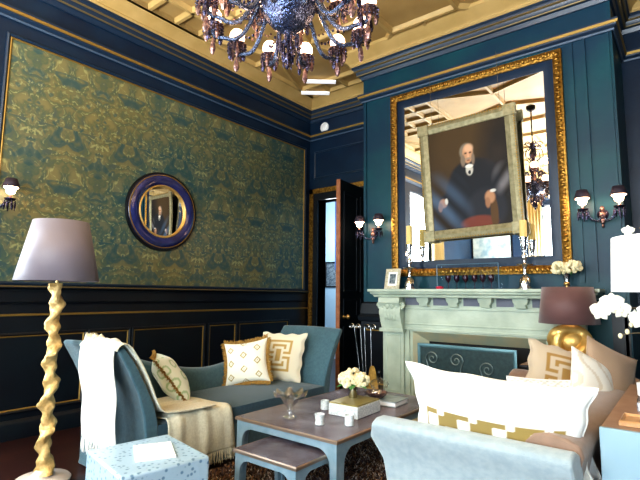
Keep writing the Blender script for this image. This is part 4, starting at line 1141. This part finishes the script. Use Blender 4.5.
# ------------------------------------------------------------------ side table and brown lamp beyond the sofa
st_ = thing('side_table', 'side table with a thin dark-edged top beyond the far end of the sofa', 'side table', (-.97, 4.62, 0))
obj('tabletop', MB().box(-.27, .27, -.16, .20, .735, .755), 'console_top', st_, bevel=.003); obj('edge', MB().frame(-.275, .275, -.165, .205, .01, lambda a, b, d: (a, b, .733+d), .02), 'iron', st_)
for x in (-.24, .24):
    for y in (-.13, .17): obj('leg', MB().box(x-.018, x+.018, y-.018, y+.018, 0, .735), 'iron', st_, smooth=False)
bl = thing('table_lamp', 'table lamp with a plum brown drum shade on a knotted gold base', 'table lamp', (-.87, 4.66, .757))
gb = MB(); 
gb.tube([(.13*cos(t*2*PI/40), .045*sin(2*t*2*PI/40), .20+.105*sin(t*2*PI/40)) for t in range(41)], .055, 12)
gb.tube([(.10*cos(t*2*PI/40)*.9, .07*cos(t*2*PI/40), .19+.12*sin(t*2*PI/40)) for t in range(41)], .048, 12)
gb.lathe([(.09, 0), (.10, .02), (.08, .05), (.05, .07), (.045, .12)], 20)
gb.ball((0, 0, .20), (.12, .07, .10), 16, 10); obj('base', gb, 'gold_bright', bl); obj('stem', MB().tube([(0, 0, .1), (0, 0, .70)], .012, 10), 'brass', bl)
obj('lamp_shade', MB().shell([(.245, .365), (.205, .685)], 48), 'shade_brown', bl, solid=.004); obj('finial', MB().ball((0, 0, .715), (.026, .026, .02)), 'brass', bl)

# ------------------------------------------------------------------ console table behind the sofa
cn = thing('console_table', 'pale blue console table with a tan wooden top behind the taupe sofa', 'console table', (.0, 3.05, 0))
obj('tabletop', MB().box(-.345, .345, -.66, .62, .775, .80), 'console_top', cn, bevel=.003)
obj('side_panel', MB().box(-.347, .347, -.685, -.66, .0, .803), 'console_blue', cn, smooth=False, bevel=.003); obj('side_panel', MB().box(-.345, .345, .59, .615, .0, .775), 'console_blue', cn, smooth=False)
obj('back_panel', MB().box(.31, .33, -.66, .59, .30, .775), 'console_blue', cn, smooth=False)
obj('shelf', MB().box(-.32, .32, -.66, .59, .28, .30), 'console_top', cn, smooth=False)
wb = thing('wooden_tray', 'honey-coloured flat wooden tray on the near end of the console table', 'tray', (-.13, 2.55, .80))
obj('tray_base', MB().box(-.15, .15, -.085, .085, .001, .012), 'wood_box', wb, smooth=False); obj('rim', MB().frame(-.155, .155, -.09, .09, .012, lambda a, b, d: (a, b, .001+d), .022), 'wood_box', wb, smooth=False)
bk2 = thing('book', 'book with a black and white spine lying on the console table', 'book', (-.10, 2.92, .80), (0, 0, .05))
obj('cover', MB().box(-.15, .15, -.10, .10, .001, .006).box(-.15, .15, -.10, .10, .036, .042).box(-.15, -.145, -.10, .10, .001, .042), mat('black_white_cloth', (.75, .75, .78), .6, c2=(.05, .05, .10), scale=30), bk2, smooth=False)
obj('pages', MB().box(-.144, .146, -.096, .096, .006, .036), 'paper', bk2, smooth=False)
gc = thing('candle_glass', 'small white candle glass on the console table', 'candle', (-.245, 3.26, .80))
obj('glass_cup', MB().lathe([(.028, .001), (.032, .006), (.034, .075), (.031, .075), (.029, .01), (0, .01)], 18), 'paper', gc); obj('candle', MB().lathe([(0, .01), (.028, .01), (.028, .055), (0, .056)], 14), 'wax', gc)
wl = thing('table_lamp', 'table lamp with a white drum shade and a textured cream column base', 'table lamp', (-.135, 3.12, .80))
obj('base', MB().lathe([(.05, 0.001), (.085, .01), (.11, .05), (.105, .12), (.075, .2), (.058, .26), (.055, .59), (.02, .61), (.012, .63)], 24, fn=lambda r, z, a: (r*(1+.03*sin(9*a+z*40)), z)), mat('cream_column', (.62, .52, .36), .6, c2=(.46, .36, .22), scale=16, bump=.4, bscale=40), wl)
obj('lamp_shade', MB().shell([(.220, .585), (.205, .885)], 48), 'shade_white', wl, solid=.004)
obj('bulb', MB().ball((0, 0, .68), (.03, .03, .045)), 'white', wl)
# orchid
oc = thing('orchid', 'white orchid with arching stems beside the white-shaded lamp', 'orchid', (.03, 3.34, .80))
obj('pot', MB().lathe([(0, 0.001), (.06, 0.001), (.085, .12), (.088, .13), (.078, .13), (.07, .11), (0, .11)], 24), 'dark_pot', oc)
def orchid_flower(c, s, yaw, pitch):
    mb = MB(); Mx = Matrix.Translation(c) @ Matrix.Rotation(yaw, 4, 'Z') @ Matrix.Rotation(pitch, 4, 'X')
    for k, (a, l, w) in enumerate(((PI/2, 1., .8), (PI/2+1.25, 1.1, 1.15), (PI/2-1.25, 1.1, 1.15), (-PI/2+.6, .9, .7), (-PI/2-.6, .9, .7))):
        def f(u, v, a=a, l=l, w=w):
            r = s*l*u; q_ = s*w*sin(PI*min(1, u*.93+.05))*(v-.5)
            x, z = r*cos(a)-q_*sin(a), r*sin(a)+q_*cos(a)
            return tuple(Mx @ Vector((x, -.25*s*sin(u*PI*.8)-.004*k, z)))
        mb.grid(f, 6, 5)
    mb.ball(tuple(Mx @ Vector((0, -.02, -.004))), .012*s/.05, 7, 5)
    return mb
oo = Vector((.03, 3.34, .80))
stem1 = [(0, 0, .10), (-.02, -.02, .30), (-.10, -.06, .45), (-.22, -.10, .50), (-.33, -.12, .50), (-.40, -.13, .47)]
stem2 = [(0, 0, .10), (.01, -.04, .5), (-.03, -.08, .80), (-.12, -.12, .93), (-.24, -.13, .95)]
stem3 = [(0, 0, .10), (-.05, -.05, .28), (-.16, -.10, .40), (-.28, -.13, .38), (-.36, -.14, .34)]
obj('stem', MB().tube(bez([stem1[0], stem1[1], (-.12, -.08, .58), stem1[5]], 20), .004, 6), 'stem', oc); obj('stem', MB().tube(bez([stem2[0], (.02, -.05, .5), (-.02, -.1, .98), stem2[4]], 20), .004, 6), 'stem', oc); obj('stem', MB().tube(bez([stem3[0], stem3[1], stem3[2], stem3[4]], 20), .0035, 6), 'stem', oc)
for c, s, y, p in (((-.445, -.15, .475), .062, -.3, .1), ((-.395, -.16, .52), .060, .2, -.2), ((-.36, -.16, .485), .055, .5, .1), ((-.30, -.14, .455), .036, .9, .3), ((-.26, -.15, .43), .058, -.1, 0), ((-.22, -.15, .47), .060, .3, -.2), ((-.19, -.16, .42), .055, -.6, .2), ((-.29, -.17, .935), .032, 0, .3)):
    obj('flower', orchid_flower(c, s, y, p), 'petal', oc, solid=.002)
for c in ((-.365, -.14, .335), (-.31, -.13, .40), (-.33, -.14, .36)): obj('bud', MB().ball(c, (.012, .012, .016)), 'petal_cream', oc)
lv = MB()
for a in (.4, 2., 3.6, 5.): lv.grid(lambda u, v: (.22*u*cos(a)-(v-.5)*.07*sin(PI*(u*.9+.05))*sin(a), .22*u*sin(a)+(v-.5)*.07*sin(PI*(u*.9+.05))*cos(a), .12+.10*u-.16*u*u), 8, 4)
obj('leaves', lv, 'leaf', oc, solid=.003)

# ------------------------------------------------------------------ things on the mantel shelf (top z = 1.43)
MZ = 1.4305
pfm = thing('photo_frame', 'small ornate cream photo frame at the left end of the mantelpiece', 'photo frame', (-2.83, 4.97, MZ), (math.radians(-12), 0, math.radians(-4)))
obj('frame', MB().frame(-.105, .105, .0, .25, .04, fl_, .02), 'cream_frame', pfm); obj('mount', MB().box(-.07, .07, -.008, -.002, .035, .215), 'grey_photo', pfm, smooth=False); obj('photo', MB().box(-.042, .042, -.011, -.008, .065, .185), 'photo', pfm, smooth=False)
obj('strut', MB().box(-.02, .02, .0, .055, .0, .012), 'iron', pfm, smooth=False)
def stick(loc, label, h=.53, ch=.20):
    t = thing('candlestick', label, 'candlestick', loc, (0, 0, 0), 'silver candlesticks on the mantelpiece')
    s = h/.53
    obj('base_and_stem', MB().lathe([(r*1.0, z*s) for r, z in ((0, 0), (.085, 0), (.085, .012), (.06, .02), (.062, .05), (.05, .10), (.03, .125), (.018, .14), (.024, .16), (.015, .18), (.02, .22), (.03, .24), (.018, .26), (.015, .29), (.024, .31), (.028, .34), (.016, .36), (.02, .40), (.03, .43), (.034, .47), (.03, .49), (.042, .52), (.042, .53), (0, .53))], 24), 'silver', t)
    obj('drip_tray', MB().lathe([(.02, .235*s), (.075, .245*s), (.08, .252*s), (.07, .25*s), (.02, .243*s)], 24), 'silver', t)
    obj('candle', MB().lathe([(.036, h), (.036, h+ch), (.03, h+ch+.004), (.012, h+ch-.004), (0, h+ch-.006)], 20), 'wax', t)
    obj('wick', MB().tube([(0, 0, h+ch-.01), (.002, 0, h+ch+.015)], .002, 5), 'iron', t)
    return t
stick((-2.60, 4.99, MZ), 'silver candlestick with a thick ivory candle beside the photo frame', .53, .22)
stick((-1.31, 5.0, MZ), 'silver candlestick with an ivory candle near the small flower vase', .53, .17)
ac = thing('acrylic_case', 'clear upright display case standing at the middle of the mantelpiece', 'display case', (-1.90, 5.02, MZ))
obj('panel', MB().box(-.34, .34, -.065, -.059, 0, .27), 'acrylic', ac, smooth=False)
for s_ in (-1, 1): obj('panel', MB().box(s_*.335-.004, s_*.335+.004, -.059, .06, 0, .27), 'acrylic', ac, smooth=False)
obj('edge', MB().box(-.345, -.337, -.068, -.06, 0, .275).box(.337, .345, -.068, -.06, 0, .275).box(-.345, .345, -.068, -.062, .268, .275), mat('pale_blue_edge', (.07, .14, .20), .2), ac, smooth=False)
gl = MB().lathe([(0, 0), (.024, 0), (.02, .004), (.004, .01), (.004, .07), (.015, .08), (.03, .10), (.034, .125), (.028, .155), (.026, .155), (.03, .125), (.013, .083), (0, .08)], 16)
gx = [-.24, -.14, -.04, .06, .15, .24]
glab = ['dark red goblet in the display case, first from the left', 'dark red goblet in the display case, second from the left', 'dark red goblet in the display case, third from the left', 'dark red goblet in the display case, third from the right', 'dark red goblet in the display case, second from the right', 'dark red goblet in the display case, first from the right']
for k, x in enumerate(gx):
    o = tag(obj('goblet', gl, 'red_glass') if k == 0 else dup(g0), glab[k], 'goblet', 'dark red goblets on the mantelpiece'); o.location = (-1.90+x, 5.03, MZ)
    if k == 0: g0 = o
rc_ = thing('candle_dish', 'small bright red candle dish in front of the display case', 'candle dish', (-2.20, 4.93, MZ))
obj('dish', MB().lathe([(0, 0), (.035, 0), (.045, .025), (.04, .025), (.03, .008), (0, .008)], 18), 'red', rc_); obj('candle', MB().lathe([(0, .009), (.026, .009), (.026, .03), (0, .03)], 14), 'red', rc_)
v2 = thing('flower_vase', 'small vase of two cream flower heads at the right end of the mantelpiece', 'vase of flowers', (-.93, 5.0, MZ))
obj('vase', MB().lathe([(0, 0), (.035, 0), (.03, .02), (.02, .05), (.03, .12), (.035, .14), (.03, .14), (.02, .06), (0, .03)], 18), 'steel', v2)
b_ = MB(); bloom(b_, (-.065, -.01, .20), .062, 90, r9); bloom(b_, (.06, .0, .21), .066, 90, r9); obj('flowers', b_, 'petal_cream', v2)
obj('stems', MB().tube([(0, 0, .08), (-.05, 0, .17)], .005, 5).tube([(0, 0, .08), (.05, 0, .17)], .005, 5), 'leaf', v2)

# ------------------------------------------------------------------ light
wld = bpy.data.worlds.new('world'); sc.world = wld; wld.use_nodes = True
wld.node_tree.nodes['Background'].inputs[0].default_value = (.75, .88, 1., 1); wld.node_tree.nodes['Background'].inputs[1].default_value = 1.
DAY = (.80, .93, 1.)
area('daylight_left', (XL+.06, (WY0+WY1)/2, 2.2), (0, math.radians(-90), 0), 3.0, .75, 170, DAY)
for i, (a, b) in enumerate(q):
    area('daylight_rear', ((a+b)/2, YR+.1, 2.2), (math.radians(90), 0, 0), b-a, 3.1, (90, 190, 150)[i], DAY)
# added fill lamp inside the room, brightening the ceiling from below
area('ceiling_fill', (-1.6, YR+.9, 1.2), (math.radians(172), 0, 0), 5.0, 1.0, 850, (.97, .97, 1.), math.radians(140))
point('hall_light', (-5.6, 7.4, 2.6), 85, (.85, .93, 1.), .2)

# ------------------------------------------------------------------ camera
yw, pi_, ro, F = .671030867, .117801676, .00971732728, 465.813862
f = Vector((-sin(yw)*cos(pi_), cos(yw)*cos(pi_), sin(pi_))); r = Vector((cos(yw), sin(yw), 0)); u = r.cross(f)
r2 = cos(ro)*r+sin(ro)*u; u2 = -sin(ro)*r+cos(ro)*u
cam = bpy.data.cameras.new('camera'); cam.sensor_width = 36; cam.lens = F/640*36; cam.clip_start = .05
co = bpy.data.objects.new('camera', cam); COL.objects.link(co)
m4 = Matrix(((r2.x, u2.x, -f.x, 0), (r2.y, u2.y, -f.y, 0), (r2.z, u2.z, -f.z, 1.35), (0, 0, 0, 1)))
co.matrix_world = m4; sc.camera = co
sc.view_settings.view_transform = 'Standard'; sc.view_settings.look = 'Medium High Contrast'; sc.view_settings.exposure = 0.0; sc.view_settings.gamma = 1.0
